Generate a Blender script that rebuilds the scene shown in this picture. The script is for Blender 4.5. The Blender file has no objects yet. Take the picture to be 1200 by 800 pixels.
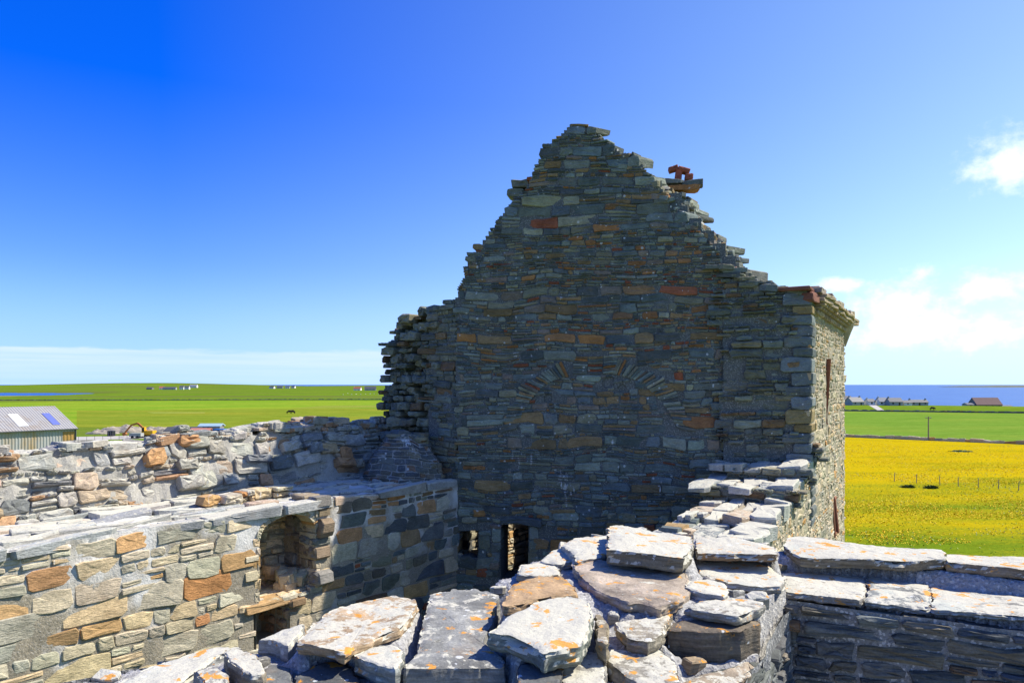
import bpy, math, random
import numpy as np
C = bpy.context.scene.collection
R = random.Random(11)
U = R.uniform
F, HX, HY, EYE = 870.0, 600.0, 450.5, 13.0

# ------------------------------------------------------------------ noise
def _hash(ix, iy, iz, s):
    n = (ix * 73856093) ^ (iy * 19349663) ^ (iz * 83492791) ^ (s * 2654435)
    n = n & 0xffffffff
    n = ((n ^ (n >> 15)) * 2246822519) & 0xffffffff
    n = ((n ^ (n >> 13)) * 3266489917) & 0xffffffff
    n = n ^ (n >> 16)
    return n.astype(np.float64) / 4294967295.0 * 2 - 1
def vnoise(p, s=0):
    p = np.asarray(p, float)
    i = np.floor(p).astype(np.int64); f = p - i
    f = f * f * (3 - 2 * f)
    o = 0
    for dx in (0, 1):
        wx = f[:, 0] if dx else 1 - f[:, 0]
        for dy in (0, 1):
            wy = f[:, 1] if dy else 1 - f[:, 1]
            for dz in (0, 1):
                wz = f[:, 2] if dz else 1 - f[:, 2]
                o = o + wx * wy * wz * _hash(i[:, 0] + dx, i[:, 1] + dy, i[:, 2] + dz, s)
    return o
def fbm(p, octv=4, s=0, gain=.5):
    p = np.asarray(p, float); o = 0; a = 1
    for k in range(octv):
        o = o + a * vnoise(p, s + k * 17); p = p * 2.03 + 3.1; a *= gain
    return o

# ------------------------------------------------------------------ mesh collecting
class MB:
    def __init__(s): s.v = []; s.c = []; s.f = []; s.m = []; s.n = 0
    def add(s, v, f, col=(1, 1, 1, 0), m=0):
        v = np.asarray(v, float); n = len(v)
        s.v.append(v)
        col = np.asarray(col, float)
        s.c.append(np.tile(col, (n, 1)) if col.ndim == 1 else col)
        k = s.n
        s.f += [tuple(i + k for i in q) for q in f]; s.m += [m] * len(f)
        s.n += n
    def box(s, x0, x1, y0, y1, z0, z1, m=0, col=(1, 1, 1, 0)):
        v = [(x, y, z) for z in (z0, z1) for y in (y0, y1) for x in (x0, x1)]
        s.add(v, [(0, 2, 3, 1), (4, 5, 7, 6), (0, 1, 5, 4), (2, 6, 7, 3), (0, 4, 6, 2), (1, 3, 7, 5)], col, m)
    def bar(s, a, b, w, h=None, m=0):
        a = np.array(a, float); b = np.array(b, float); d = b - a; d /= np.linalg.norm(d)
        up = np.array((0, 0, 1.)) if abs(d[2]) < .9 else np.array((0, 1., 0))
        x = np.cross(d, up); x /= np.linalg.norm(x); y = np.cross(x, d); h = h or w
        v = [p + x * i * w / 2 + y * j * h / 2 for p in (a, b) for i, j in ((-1, -1), (1, -1), (1, 1), (-1, 1))]
        s.add(v, [(3, 2, 1, 0), (4, 5, 6, 7), (0, 1, 5, 4), (1, 2, 6, 5), (2, 3, 7, 6), (3, 0, 4, 7)], (1, 1, 1, 0), m)
    def cyl(s, a, b, r0, r1, k=10, m=0):
        a = np.array(a, float); b = np.array(b, float); d = b - a; d /= np.linalg.norm(d)
        up = np.array((0, 0, 1.)) if abs(d[2]) < .9 else np.array((0, 1., 0))
        x = np.cross(d, up); x /= np.linalg.norm(x); y = np.cross(x, d)
        an = [2 * math.pi * i / k for i in range(k)]
        v = [a + r0 * (x * math.cos(t) + y * math.sin(t)) for t in an] + [b + r1 * (x * math.cos(t) + y * math.sin(t)) for t in an]
        s.add(v, [(i, (i + 1) % k, k + (i + 1) % k, k + i) for i in range(k)] + [tuple(range(k))[::-1], tuple(range(k, 2 * k))], (1, 1, 1, 0), m)
    def build(s, name, mats, parent=None, smooth=False, loc=None):
        v = np.concatenate(s.v) if s.v else np.zeros((0, 3))
        L = np.array(parent['_o'] if parent is not None else (loc if loc is not None else (0, 0, 0)), float)
        me = bpy.data.meshes.new(name)
        me.from_pydata((v - L).tolist(), [], s.f)
        ca = me.color_attributes.new('Col', 'FLOAT_COLOR', 'POINT')
        ca.data.foreach_set('color', np.concatenate(s.c).astype(np.float32).ravel())
        for m in (mats if isinstance(mats, (list, tuple)) else [mats]): me.materials.append(m)
        me.polygons.foreach_set('material_index', s.m)
        me.polygons.foreach_set('use_smooth', [smooth] * len(s.f))
        me.update()
        o = bpy.data.objects.new(name, me); C.objects.link(o)
        if parent is not None: o.parent = parent; o['_o'] = tuple(L)
        else: o.location = L; o['_o'] = tuple(L)
        return o
def thing(name, label, cat, loc, group=None):
    o = bpy.data.objects.new(name, None); C.objects.link(o)
    o.location = loc; o['_o'] = tuple(float(x) for x in loc); o['label'] = label; o['category'] = cat; o.empty_display_size = .3
    if group: o['group'] = group
    return o
def tag(o, label, cat, group=None):
    o['label'] = label; o['category'] = cat
    if group: o['group'] = group
    return o
def kind(o, k): o['kind'] = k; return o

# ------------------------------------------------------------------ materials
class NT:
    def __init__(s, name):
        s.mat = bpy.data.materials.new(name); s.mat.use_nodes = True
        s.t = s.mat.node_tree; s.b = s.t.nodes['Principled BSDF']; s.b.inputs['Roughness'].default_value = .9
        s.b.inputs['Specular IOR Level'].default_value = .25
    def n(s, typ, **k):
        nd = s.t.nodes.new(typ)
        for a, b in k.items(): setattr(nd, a, b)
        return nd
    def l(s, a, b): s.t.links.new(a, b)
    def put(s, sock, v):
        if hasattr(v, 'links') or hasattr(v, 'is_linked'): s.l(v, sock)
        else: sock.default_value = v
    def math(s, op, a, b=0., clamp=False):
        nd = s.n('ShaderNodeMath', operation=op, use_clamp=clamp); s.put(nd.inputs[0], a); s.put(nd.inputs[1], b); return nd.outputs[0]
    def mr(s, v, a, b, c=0., d=1., smooth=False):
        nd = s.n('ShaderNodeMapRange'); nd.interpolation_type = 'SMOOTHSTEP' if smooth else 'LINEAR'
        s.put(nd.inputs[0], v)
        for i, x in zip((1, 2, 3, 4), (a, b, c, d)): s.put(nd.inputs[i], x)
        return nd.outputs[0]
    def mix(s, f, a, b, mode='MIX'):
        nd = s.n('ShaderNodeMix', data_type='RGBA', blend_type=mode); s.put(nd.inputs[0], f)
        for i, x in ((6, a), (7, b)):
            s.put(nd.inputs[i], x if not isinstance(x, tuple) else (*x[:3], 1))
        return nd.outputs[2]
    def co(s, scale=(1, 1, 1), off=(0, 0, 0), rot=(0, 0, 0)):
        if not hasattr(s, 'tc'): s.tc = s.n('ShaderNodeTexCoord')
        m = s.n('ShaderNodeMapping'); m.inputs['Scale'].default_value = scale; m.inputs['Location'].default_value = off; m.inputs['Rotation'].default_value = rot
        s.l(s.tc.outputs['Object'], m.inputs['Vector']); return m.outputs[0]
    def noise(s, scale, detail=4, rough=.55, vec=None, dist=0.):
        nd = s.n('ShaderNodeTexNoise'); nd.inputs['Scale'].default_value = scale; nd.inputs['Detail'].default_value = detail
        nd.inputs['Roughness'].default_value = rough; nd.inputs['Distortion'].default_value = dist
        s.l(vec if vec is not None else s.co(), nd.inputs['Vector']); return nd.outputs['Fac']
    def bump(s, h, st=.4, dist=.02, prev=None):
        nd = s.n('ShaderNodeBump'); nd.inputs['Strength'].default_value = st; nd.inputs['Distance'].default_value = dist
        s.l(h, nd.inputs['Height'])
        if prev is not None: s.l(prev, nd.inputs['Normal'])
        return nd.outputs[0]
    def done(s, col, bump=None):
        s.put(s.b.inputs['Base Color'], col if not isinstance(col, tuple) else (*col[:3], 1))
        if bump is not None: s.l(bump, s.b.inputs['Normal'])
        return s.mat

def masonry(name, lichen=.0, orange=.0, specks=.0, calcite=None, flat=None, bump=.5, fine=45., lich_col=(.62, .59, .48), rim=0.):
    """stone whose own colour comes from the Col attribute; lichen and lime grow over it in patches"""
    s = NT(name)
    geo = s.n('ShaderNodeNewGeometry'); sx = s.n('ShaderNodeSeparateXYZ'); s.l(geo.outputs['True Normal'], sx.inputs[0])
    up = s.mr(sx.outputs[2], .15, .8)
    at = s.n('ShaderNodeAttribute', attribute_name='Col')
    base = at.outputs['Color'] if flat is None else flat
    n1 = s.noise(3.3, 7, .65); n2 = s.noise(fine, 4, .7); n3 = s.noise(13, 5, .6, s.co((1, 1, 3.5)))
    k = s.math('MULTIPLY', s.mr(n1, .3, .7, .72, 1.28), s.mr(n2, .25, .75, .72, 1.28))
    k = s.math('MULTIPLY', k, s.mr(n3, .3, .7, .8, 1.18))
    if fine > 60: k = s.math('MULTIPLY', k, s.mr(s.noise(5, 4, .6, s.co((.6, .6, 13))), .35, .65, .62, 1.22))
    vm = s.n('ShaderNodeVectorMath', operation='SCALE'); s.put(vm.inputs[0], base if not isinstance(base, tuple) else base[:3]); s.l(k, vm.inputs['Scale'])
    col = vm.outputs[0]
    # faint rust and olive staining
    st = s.mr(s.noise(1.7, 6, .7, s.co((1, 1, 1), (9, 4, 2))), .56, .7)
    col = s.mix(s.math('MULTIPLY', st, .35), col, (.27, .17, .08))
    if calcite:
        zc = s.n('ShaderNodeSeparateXYZ'); s.l(geo.outputs['Position'], zc.inputs[0])
        run = s.noise(2.6, 6, .72, s.co((1, 1, .22)))
        run2 = s.noise(11, 4, .65, s.co((1, 1, .3)))
        patch = s.noise(.55, 3, .5)
        hm = s.mr(zc.outputs[2], calcite[0], calcite[1])
        f = s.math('ADD', s.math('MULTIPLY', run, .5), s.math('MULTIPLY', run2, .35))
        f = s.math('ADD', f, s.math('MULTIPLY', patch, .55))
        f = s.math('ADD', f, s.math('MULTIPLY', hm, .22))
        f = s.mr(f, calcite[2], calcite[2] + .045)
        col = s.mix(s.math('MULTIPLY', f, .82), col, (.72, .71, .68))
    if lichen > 0:
        ln = s.noise(6.5, 9, .72, s.co((1, 1, 1), (3, 8, 1)), .6)
        ln = s.math('ADD', s.math('MULTIPLY', ln, .72), s.math('MULTIPLY', s.noise(30, 5, .7, s.co((1, 1, 1), (5, 1, 7))), .28))
        a = s.math('ADD', ln, s.math('MULTIPLY', s.math('MULTIPLY', s.math('SUBTRACT', at.outputs['Alpha'], .5), .40), s.math('ADD', s.math('MULTIPLY', up, .7), .3)))
        a = s.math('ADD', a, s.math('MULTIPLY', up, .2))
        thr = .86 - .3 * lichen
        lf = s.mr(a, thr, thr + .035)
        ln2 = s.noise(70, 3, .6)
        lc = s.mix(ln2, lich_col, tuple(x * .72 for x in lich_col))
        lc = s.mix(s.mr(s.noise(2.2, 5, .65), .56, .68, 0, .7), lc, (.46, .49, .42))
        lc = s.mix(s.mr(s.noise(120, 3, .7), .62, .68, 0, .75), lc, (.12, .12, .11))
        lc = s.mix(s.mr(s.noise(18, 6, .75), .60, .66, 0, .6), lc, (.25, .25, .23))
        col = s.mix(s.math('MULTIPLY', lf, .93), col, lc)
    if specks > 0:
        vo = s.n('ShaderNodeTexVoronoi'); vo.inputs['Scale'].default_value = 7.5 if fine < 60 else 15; s.l(s.co(), vo.inputs['Vector'])
        sc = s.n('ShaderNodeSeparateColor'); s.l(vo.outputs['Color'], sc.inputs[0])
        r = s.mr(sc.outputs[0], .55, 1, .0, .26 * specks)
        d = s.math('ADD', vo.outputs['Distance'], s.math('MULTIPLY', s.math('SUBTRACT', n2, .5), .3))
        sf = s.math('LESS_THAN', d, r)
        col = s.mix(s.math('MULTIPLY', sf, .8), col, (.6, .61, .58))
    if orange > 0:
        on = s.noise(9.5, 6, .6, s.co((1, 1, 1), (31, 5, 12)), .4)
        on = s.math('ADD', on, s.math('MULTIPLY', s.math('SUBTRACT', n2, .5), .12))
        of = s.mr(on, .735 - .08 * orange, .76 - .08 * orange)
        of = s.math('MULTIPLY', of, s.mr(sx.outputs[2], .1, .5))
        col = s.mix(s.math('MULTIPLY', of, .9), col, (.62, .27, .03))
    b = s.bump(n3, bump, .03); b = s.bump(n2, bump * .7, .008, b)
    return s.done(col, b)

def mortar_mat(name, c, pebbly=1., calcite=None):
    s = NT(name)
    n1 = s.noise(2.2, 6, .65); n2 = s.noise(90, 3, .75); n3 = s.noise(24, 4, .6)
    vo = s.n('ShaderNodeTexVoronoi'); vo.inputs['Scale'].default_value = 75; s.l(s.co(), vo.inputs['Vector'])
    col = s.mix(s.mr(n1, .35, .68), tuple(x * .6 for x in c), c)
    col = s.mix(s.mr(n2, .35, .7), tuple(x * .5 for x in c), col)
    sep = s.n('ShaderNodeSeparateColor'); s.l(vo.outputs['Color'], sep.inputs[0])
    col = s.mix(s.math('MULTIPLY', s.math('GREATER_THAN', sep.outputs[0], .78), .65 * pebbly), col, tuple(x * .3 for x in c))
    col = s.mix(s.math('MULTIPLY', s.math('LESS_THAN', sep.outputs[1], .12), .6 * pebbly), col, (.7, .68, .63))
    if calcite:
        geo = s.n('ShaderNodeNewGeometry'); zc = s.n('ShaderNodeSeparateXYZ'); s.l(geo.outputs['Position'], zc.inputs[0])
        f = s.math('ADD', s.noise(1.2, 5, .6), s.math('MULTIPLY', s.mr(zc.outputs[2], calcite[0], calcite[1]), .3))
        col = s.mix(s.mr(f, .64, .82), col, (.68, .66, .62))
    b = s.bump(n3, .8, .02); b = s.bump(vo.outputs['Distance'], .6 * pebbly, .006, b); b = s.bump(n2, .5, .006, b)
    return s.done(col, b)

def plain(name, c, rough=.7, var=.25, scale=3., metal=0.):
    s = NT(name); s.b.inputs['Roughness'].default_value = rough; s.b.inputs['Metallic'].default_value = metal
    n = s.noise(scale, 5, .6); return s.done(s.mix(n, tuple(x * (1 - var) for x in c), tuple(min(1, x * (1 + var)) for x in c)))

M = {}
M['gable'] = masonry('gable_stone', calcite=(0, 1e4, .845), lichen=.12, specks=.9, bump=.6, lich_col=(.42, .45, .43))
M['rough'] = masonry('broken_end_stone', lichen=.28, specks=.6, bump=.7, lich_col=(.45, .48, .46))
M['left'] = masonry('left_wall_stone', lichen=.2, calcite=(EYE - 3.7, EYE - 2.4, 1.0), bump=.55)
M['leftp'] = masonry('parapet_stone', lichen=.62, bump=.7)
M['walk'] = masonry('walk_flagstone', lichen=.75, bump=.6)
M['side'] = masonry('side_wall_stone', lichen=.45, orange=.4, bump=.6)
M['fg'] = masonry('coping_stone', specks=1.0, lichen=.68, orange=1.7, bump=.45, fine=70.)
M['fgface'] = masonry('parapet_face_stone', lichen=.2, specks=.2, bump=.5, fine=70.)
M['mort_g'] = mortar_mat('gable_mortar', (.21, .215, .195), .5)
M['mort_l'] = mortar_mat('pale_mortar', (.49, .43, .32), .4, calcite=(EYE - 4.4, EYE - 2.3))
M['mort_m'] = mortar_mat('mound_mortar', (.50, .49, .46), .3)
M['mort_w'] = mortar_mat('weathered_mortar', (.36, .36, .345), .8)
M['mort_p'] = mortar_mat('parapet_mortar', (.58, .55, .48), .4)
M['mort_s'] = mortar_mat('side_mortar', (.52, .45, .32), .4)
M['mort_f'] = mortar_mat('pebbly_mortar', (.54, .53, .51), .8)
M['red'] = masonry('red_sandstone', bump=.4)

# ------------------------------------------------------------------ stone colours
def jit(c, a=.16, al=.3):
    k = 1 + U(-a, a); return (c[0] * k * (1 + U(-.05, .05)), c[1] * k, c[2] * k * (1 + U(-.06, .06)), al)
def pick(table):
    r = R.random() * sum(w for w, *_ in table)
    for w, c, a, al in table:
        r -= w
        if r <= 0: return jit(c, a, al + U(-.15, .15))
    return jit(table[-1][1])
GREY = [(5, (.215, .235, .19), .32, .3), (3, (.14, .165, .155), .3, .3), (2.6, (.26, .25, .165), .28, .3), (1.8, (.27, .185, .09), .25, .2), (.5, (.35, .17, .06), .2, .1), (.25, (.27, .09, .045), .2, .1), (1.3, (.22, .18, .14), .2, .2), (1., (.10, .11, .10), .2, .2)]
GREYR = [(5, (.2, .205, .155), .3, .4), (3, (.14, .155, .135), .3, .4), (2, (.24, .225, .15), .25, .4), (.7, (.2, .13, .07), .2, .3)]
TAN = [(5, (.53, .45, .31), .13, .25), (3, (.47, .43, .32), .13, .3), (2.4, (.55, .43, .26), .12, .2), (.8, (.50, .31, .14), .15, .15), (.2, (.44, .22, .09), .15, .1), (.7, (.37, .35, .27), .12, .4)]
PALE = [(5, (.40, .38, .32), .2, .55), (2.2, (.33, .33, .30), .2, .6), (2, (.44, .35, .25), .15, .35), (.9, (.44, .27, .15), .2, .2), (.8, (.2, .2, .19), .2, .3)]
FLAG = [(5, (.33, .34, .32), .2, .5), (3, (.4, .38, .33), .2, .6), (1, (.22, .23, .23), .2, .4), (.8, (.42, .33, .24), .2, .4)]
SIDE = [(5, (.47, .40, .27), .15, .3), (3, (.42, .38, .28), .15, .4), (2, (.49, .36, .2), .15, .3), (.6, (.5, .28, .1), .15, .2), (.6, (.34, .31, .24), .2, .4)]
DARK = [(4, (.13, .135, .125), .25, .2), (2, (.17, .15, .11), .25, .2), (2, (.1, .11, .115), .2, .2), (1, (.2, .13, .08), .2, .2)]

# ------------------------------------------------------------------ masonry faces
def outline(ua, ub, va, vb, j=1.):
    w, h = ub - ua, vb - va; m = min(w, h)
    c = [m * U(.05, .3) for _ in range(8)]
    e = .1 * h * j
    p = [(ua + c[0], va + U(-e, e) * .5), ((ua + ub) / 2 + U(-.2, .2) * w, va + U(-e, e)), (ub - c[1], va + U(-e, e) * .5), (ub + U(-e, e), va + c[2]),
         (ub + U(-e, e), vb - c[3]), (ub - c[4], vb + U(-e, e) * .5), ((ua + ub) / 2 + U(-.2, .2) * w, vb + U(-e, e)), (ua + c[5], vb + U(-e, e) * .5),
         (ua + U(-e, e), vb - c[6]), (ua + U(-e, e), va + c[7])]
    return np.array(p)
def stone_uvd(p, dout, din, bev, rough=.012):
    """rings of one stone in (u, v, depth): back, arris, shoulder, belly, centre"""
    k = len(p); cen = p.mean(0); sz = np.ptp(p, axis=0); m = max(.02, min(sz))
    tu, tv = U(-.12, .12), U(-.15, .15)
    def dep(q): return dout + (q[:, 0] - cen[0]) * tu + (q[:, 1] - cen[1]) * tv
    def ins(b):
        d = p - cen; L = np.linalg.norm(d / (sz * .5 + 1e-6), axis=1, keepdims=True)
        return cen + d * (1 - np.minimum(.9, b / (sz * .5 + 1e-6)))
    i1, i2 = ins(bev), p * .45 + cen * .55
    rn = lambda: np.array([U(-rough, rough) for _ in range(k)])
    rows = [np.c_[p * .97 + cen * .03, np.full(k, -din)], np.c_[p, dep(p) - bev * U(.6, 1.2) + rn() * .6], np.c_[i1, dep(i1) + rn() * .6], np.c_[i2, dep(i2) + rough * .4 + rn()],
            [[cen[0], cen[1], dout + U(-rough, rough)]]]
    f = []
    for r in range(3):
        for i in range(k):
            a, b = r * k + i, r * k + (i + 1) % k
            f.append((a, b, b + k, a + k))
    f += [(3 * k + i, 3 * k + (i + 1) % k, 4 * k) for i in range(k)] + [tuple(range(k))[::-1]]
    return np.concatenate(rows), f

def courses(u0, u1, v0, v1, hmin=.07, hmax=.26, asp=(1.2, 4.2), split=.28, pw=1.6, wmax=1.1):
    cells = []; v = v0
    while v < v1:
        h = hmin + (hmax - hmin) * R.random() ** pw
        u = u0 - U(0, .4)
        while u < u1:
            w = min(wmax, max(.09, h * U(*asp)))
            if R.random() < split and h > hmin * 1.7:
                n = 2 if h < .2 else R.choice((2, 3, 3)); w = max(w, h * 1.5)
                cut = sorted(U(.2, .8) for _ in range(n - 1)); ed = [0] + [i / n + (c - .5) * .12 for i, c in zip(range(1, n), cut)] + [1]
                for a, b in zip(ed, ed[1:]):
                    if R.random() < .45:
                        q = U(.35, .65); cells += [(u, u + w * q, v + a * h, v + b * h), (u + w * q, u + w, v + a * h, v + b * h)]
                    else: cells.append((u, u + w, v + a * h, v + b * h))
            else: cells.append((u, u + w, v, v + h))
            u += w
        v += h
    return cells

class Face:
    """a masonry face: frame O, axes U (along), V (up), N (out); every stone is a solid of its own set in mortar"""
    def __init__(s, O, Ud, N, V=(0, 0, 1), shear=0., warp=.035, wfreq=.8, seed=1):
        s.O = np.array(O, float); s.U = np.array(Ud, float); s.N = np.array(N, float); s.V = np.array(V, float)
        s.shear = shear; s.wa = warp; s.wf = wfreq; s.seed = seed
    def w(s, q):
        q = np.asarray(q, float)
        n = fbm(np.c_[q[:, 0] * s.wf, q[:, 1] * s.wf * 1.6, np.zeros(len(q))], 3, s.seed)
        v = q[:, 1] + n * s.wa; u = q[:, 0] - s.shear * q[:, 2] + s.wa * .5 * fbm(np.c_[q[:, 0] * 1.1, q[:, 1] * 1.1, np.ones(len(q))], 2, s.seed + 5)
        return s.O + u[:, None] * s.U + v[:, None] * s.V + q[:, 2:3] * s.N
    def stone(s, mb, p, dout, din, bev, col, rough=.012):
        q, f = stone_uvd(p, dout, din, bev, rough); mb.add(s.w(q), f, col)
    def lay(s, mb, cells, inside, table, joint=.012, dout=(.0, .035), din=.3, bev=.012, rough=.012, skip=None, gap=0., jo=1., clip=None, ragged=.06, endshear=0.):
        for ua, ub, va, vb in cells:
            if clip:
                vm_ = (va + vb) / 2; rg = ragged * min(1, (vb - va) / .15); lo, hi = clip[0](vm_) - U(-rg, rg), clip[1](vm_) + U(-rg, rg)
                ua, ub = max(ua, lo), min(ub, hi)
                if ub - ua < .07: continue
                end_ = ub >= hi - 1e-6
            else: end_ = False
            uc, vc = (ua + ub) / 2, (va + vb) / 2
            if not inside(uc, vc) or (skip and skip(ua, ub, va, vb)) or R.random() < gap: continue
            j = min(joint * U(.5, 1.5), (vb - va) * .22, (ub - ua) * .22)
            p = outline(ua + j, ub - j, va + j, vb - j, jo)
            q, f = stone_uvd(p, U(*dout), din, min(bev * U(.7, 1.6), (vb - va) * .25), rough)
            if end_ and endshear: k = q[:, 2] < -din * .5; q[k, 0] += np.where(q[k, 0] > uc, endshear * min(1, (vb - va) / .14) * U(.5, 1.3), 0)
            mb.add(s.w(q), f, pick(table) if not callable(table) else table(uc, vc))
    def bed(s, mb, u0, u1, v0, v1, inside, step=.07, d=-.012, amp=.012, inset=.08, col=(.4, .4, .4, 0), holes=None):
        us = np.arange(u0, u1 + step, step); vs = np.arange(v0, v1 + step, step); nu = len(us)
        g = np.array([(u, v) for v in vs for u in us])
        dd = d + amp * fbm(np.c_[g * 5, np.zeros(len(g))], 3, s.seed + 9)
        q = np.c_[g, dd]
        if holes:
            for (a, b, c, e, dp) in holes:
                q[(g[:, 0] > a) & (g[:, 0] < b) & (g[:, 1] > c) & (g[:, 1] < e), 2] = -dp
        ok = np.array([inside(u - inset, v) and inside(u + inset, v) and inside(u, v + inset) for u, v in g]) if inset else np.array([inside(u, v) for u, v in g])
        f = []
        for j in range(len(vs) - 1):
            for i in range(nu - 1):
                a = j * nu + i
                if ok[a] and ok[a + 1] and ok[a + nu] and ok[a + nu + 1]: f.append((a, a + 1, a + nu + 1, a + nu))
        mb.add(s.w(q), f, col)

def prism(mb, ring, z0, z1, col=(.3, .3, .3, 0)):
    n = len(ring); v = [(x, y, z0) for x, y in ring] + [(x, y, z1) for x, y in ring]
    mb.add(v, [(i, (i + 1) % n, n + (i + 1) % n, n + i) for i in range(n)] + [tuple(range(n))[::-1], tuple(range(n, 2 * n))], col)
def rubble(mb, c, size, col, yaw=None, tilt=.25):
    """one loose irregular block in the core of a broken wall"""
    sx, sy, sz = size
    p = outline(-sx / 2, sx / 2, -sy / 2, sy / 2)
    q, f = stone_uvd(p, sz / 2, sz / 2, min(size) * .12, min(size) * .06)
    a = U(0, 6.28) if yaw is None else yaw; t1, t2 = U(-tilt, tilt), U(-tilt, tilt)
    x, y, z = q.T; y, z = y * math.cos(t1) - z * math.sin(t1), y * math.sin(t1) + z * math.cos(t1)
    x, z = x * math.cos(t2) - z * math.sin(t2), x * math.sin(t2) + z * math.cos(t2)
    mb.add(np.c_[c[0] + x * math.cos(a) - y * math.sin(a), c[1] + x * math.sin(a) + y * math.cos(a), c[2] + z], f, col)

# ------------------------------------------------------------------ plan of the castle (metres; camera at 0,0,EYE)
CX, CY = -1.3, 18.0                                   # inner corner left wall / gable
Ld, Ln = np.array((.6, .8, 0)), np.array((-.8, .6, 0))   # left wall: along, outward
LO = np.array((-7.1, 10.3, EYE - 2.3))                # left wall: inner edge of the walk
Gu, Gn = np.array((.9877, -.1564, 0)), np.array((-.1564, -.9877, 0))
GO = np.array((CX, CY, EYE))
Sd, Sn = np.array((.49, .8717, 0)), np.array((.8717, -.49, 0))
SO = np.array((6.73, 16.73, EYE))
def gp(px, py):                                       # gable plane coordinates of a pixel
    m = (px - HX) / F; s = (CY * m - CX) / (Gu[0] - Gu[1] * m); Y = CY + Gu[1] * s
    return s, -(py - HY) / F * Y
def profile(pts):
    pts = sorted((v, u) for u, v in pts); vs = [p[0] for p in pts]; us = [p[1] for p in pts]
    return lambda v: float(np.interp(v, vs, us))
gl = profile([gp(*p) for p in ((528, 700), (533, 400), (531, 348), (543, 325), (548, 298), (560, 286), (580, 262), (596, 238), (612, 222), (620, 205), (632, 190), (640, 168), (655, 156), (667, 144), (676, 141))])
gr = profile([gp(*p) for p in ((846, 700), (852, 332), (848, 308), (833, 284), (818, 268), (804, 256), (790, 240), (776, 224), (762, 204), (750, 188), (712, 166), (700, 152), (692, 145), (678, 141))])
gb = profile([gp(*p) for p in ((905, 700), (905, 338), (888, 314), (874, 292), (856, 272), (840, 256), (822, 240), (810, 214), (770, 206), (745, 205), (720, 198), (690, 190))])   # rear leaf
gtop = gp(680, 141)[1]
inG = lambda u, v: gl(v) < u < gr(v) and v < gtop

tower = thing('ruined_gable', 'tall ruined stone gable in shade with stepped broken sides and a blocked arch', 'ruin', (2.5, 18.5, 0))
FG_ = Face(GO, Gu, Gn, seed=3, warp=.065, wfreq=.9)
mb, mo = MB(), MB()
# openings of the gable foot and put-log holes
def rect(x0, y0, x1, y1): a, b = gp(x0, y1), gp(x1, y0); return (a[0], b[0], a[1], b[1])
op_w, op_d = rect(538, 625, 560, 650), rect(586, 618, 619, 676)
holes = [rect(708, 442, 717, 452), rect(724, 451, 731, 457), rect(846, 497, 860, 512), rect(640, 466, 646, 471)]
acx, acy = gp(697, 505)
acy -= .55
def in_arch(u, v):
    r = math.hypot((u - acx) / 2.35, (v - acy) / 2.32); return .83 < r < 1.03 and v > acy + .5
def skipG(ua, ub, va, vb):
    for a, b, c, d in (op_w, op_d):
        if ub > a + .02 and ua < b - .02 and vb > c and va < d + .22 * ((a, b, c, d) == op_d): return True
    for a, b, c, d in holes:
        if ub > a and ua < b and vb > c and va < d: return True
    return in_arch((ua + ub) / 2, (va + vb) / 2)
def gcol(u, v):
    # more orange stones in the band beside and above the arch, as laid
    t = list(GREY)
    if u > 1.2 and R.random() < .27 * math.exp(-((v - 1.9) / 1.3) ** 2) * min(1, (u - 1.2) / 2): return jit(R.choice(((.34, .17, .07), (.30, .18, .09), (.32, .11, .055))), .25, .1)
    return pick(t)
GCL = (lambda v: max(gl(v), -.04) if v < 1.6 else gl(v), gr)
inG2 = lambda u, v: v < gtop
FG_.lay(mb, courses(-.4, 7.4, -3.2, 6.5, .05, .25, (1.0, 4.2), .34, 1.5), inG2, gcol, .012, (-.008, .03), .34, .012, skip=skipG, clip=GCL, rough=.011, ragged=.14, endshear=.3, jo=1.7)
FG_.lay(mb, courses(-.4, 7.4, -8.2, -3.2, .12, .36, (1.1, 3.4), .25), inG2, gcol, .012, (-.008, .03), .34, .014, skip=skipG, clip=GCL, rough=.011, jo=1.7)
for (a, b, c, d) in (op_w, op_d):                      # dressed jambs and the pier between the two openings
    for u0, u1 in ((a - .3, a), (b, b + .3)):
        v = c - (.5 if c > -4.4 else 0)
        while v < d - .02:
            h = min(U(.14, .3), max(.1, d - v)); FG_.stone(mb, outline(u0 + U(0, .1) * (u1 == a), u1 - U(0, .1) * (u0 == b), v + .006, v + h - .006, .5), U(0, .03), .5, .012, pick(GREY)); v += h
# lintel over the door
FG_.stone(mb, outline(op_d[0] - .35, op_d[1] + .3, op_d[3] + .005, op_d[3] + .21), .03, .4, .015, jit((.13, .14, .14)))
# relieving arch: thin slabs on edge fanned round the curve
a = .36
while a < math.pi - .3:
    if not 1.36 < a < 1.86:
        th = U(.045, .085); r0, r1 = .845, 1.0 + U(-.02, .03)
        lean = .32 * math.cos(a)
        p0 = np.array((acx + 2.35 * r0 * math.cos(a), acy + 2.32 * r0 * math.sin(a)))
        p1 = np.array((acx + 2.35 * r1 * math.cos(a - lean * .3), acy + 2.32 * r1 * math.sin(a - lean * .3)))
        d = (p1 - p0); L = np.linalg.norm(d); d /= L; n = np.array((-d[1], d[0]))
        o = outline(0, L, -th / 2 * .9, th / 2 * .9, .6)
        FG_.stone(mb, p0 + o[:, :1] * d + o[:, 1:] * n, U(.0, .05), .3, .008, pick(GREY))
        a += th / 2.3 + .004
    else:
        a += .05
for k in range(7):                                     # flat courses in the crown gap
    v = acy + 2.32 * .84 + k * .06
    for q in range(3):
        u = acx - .5 + q * .34
        FG_.stone(mb, outline(u, u + .32, v, v + .052), U(0, .03), .3, .008, pick(GREY))
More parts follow.
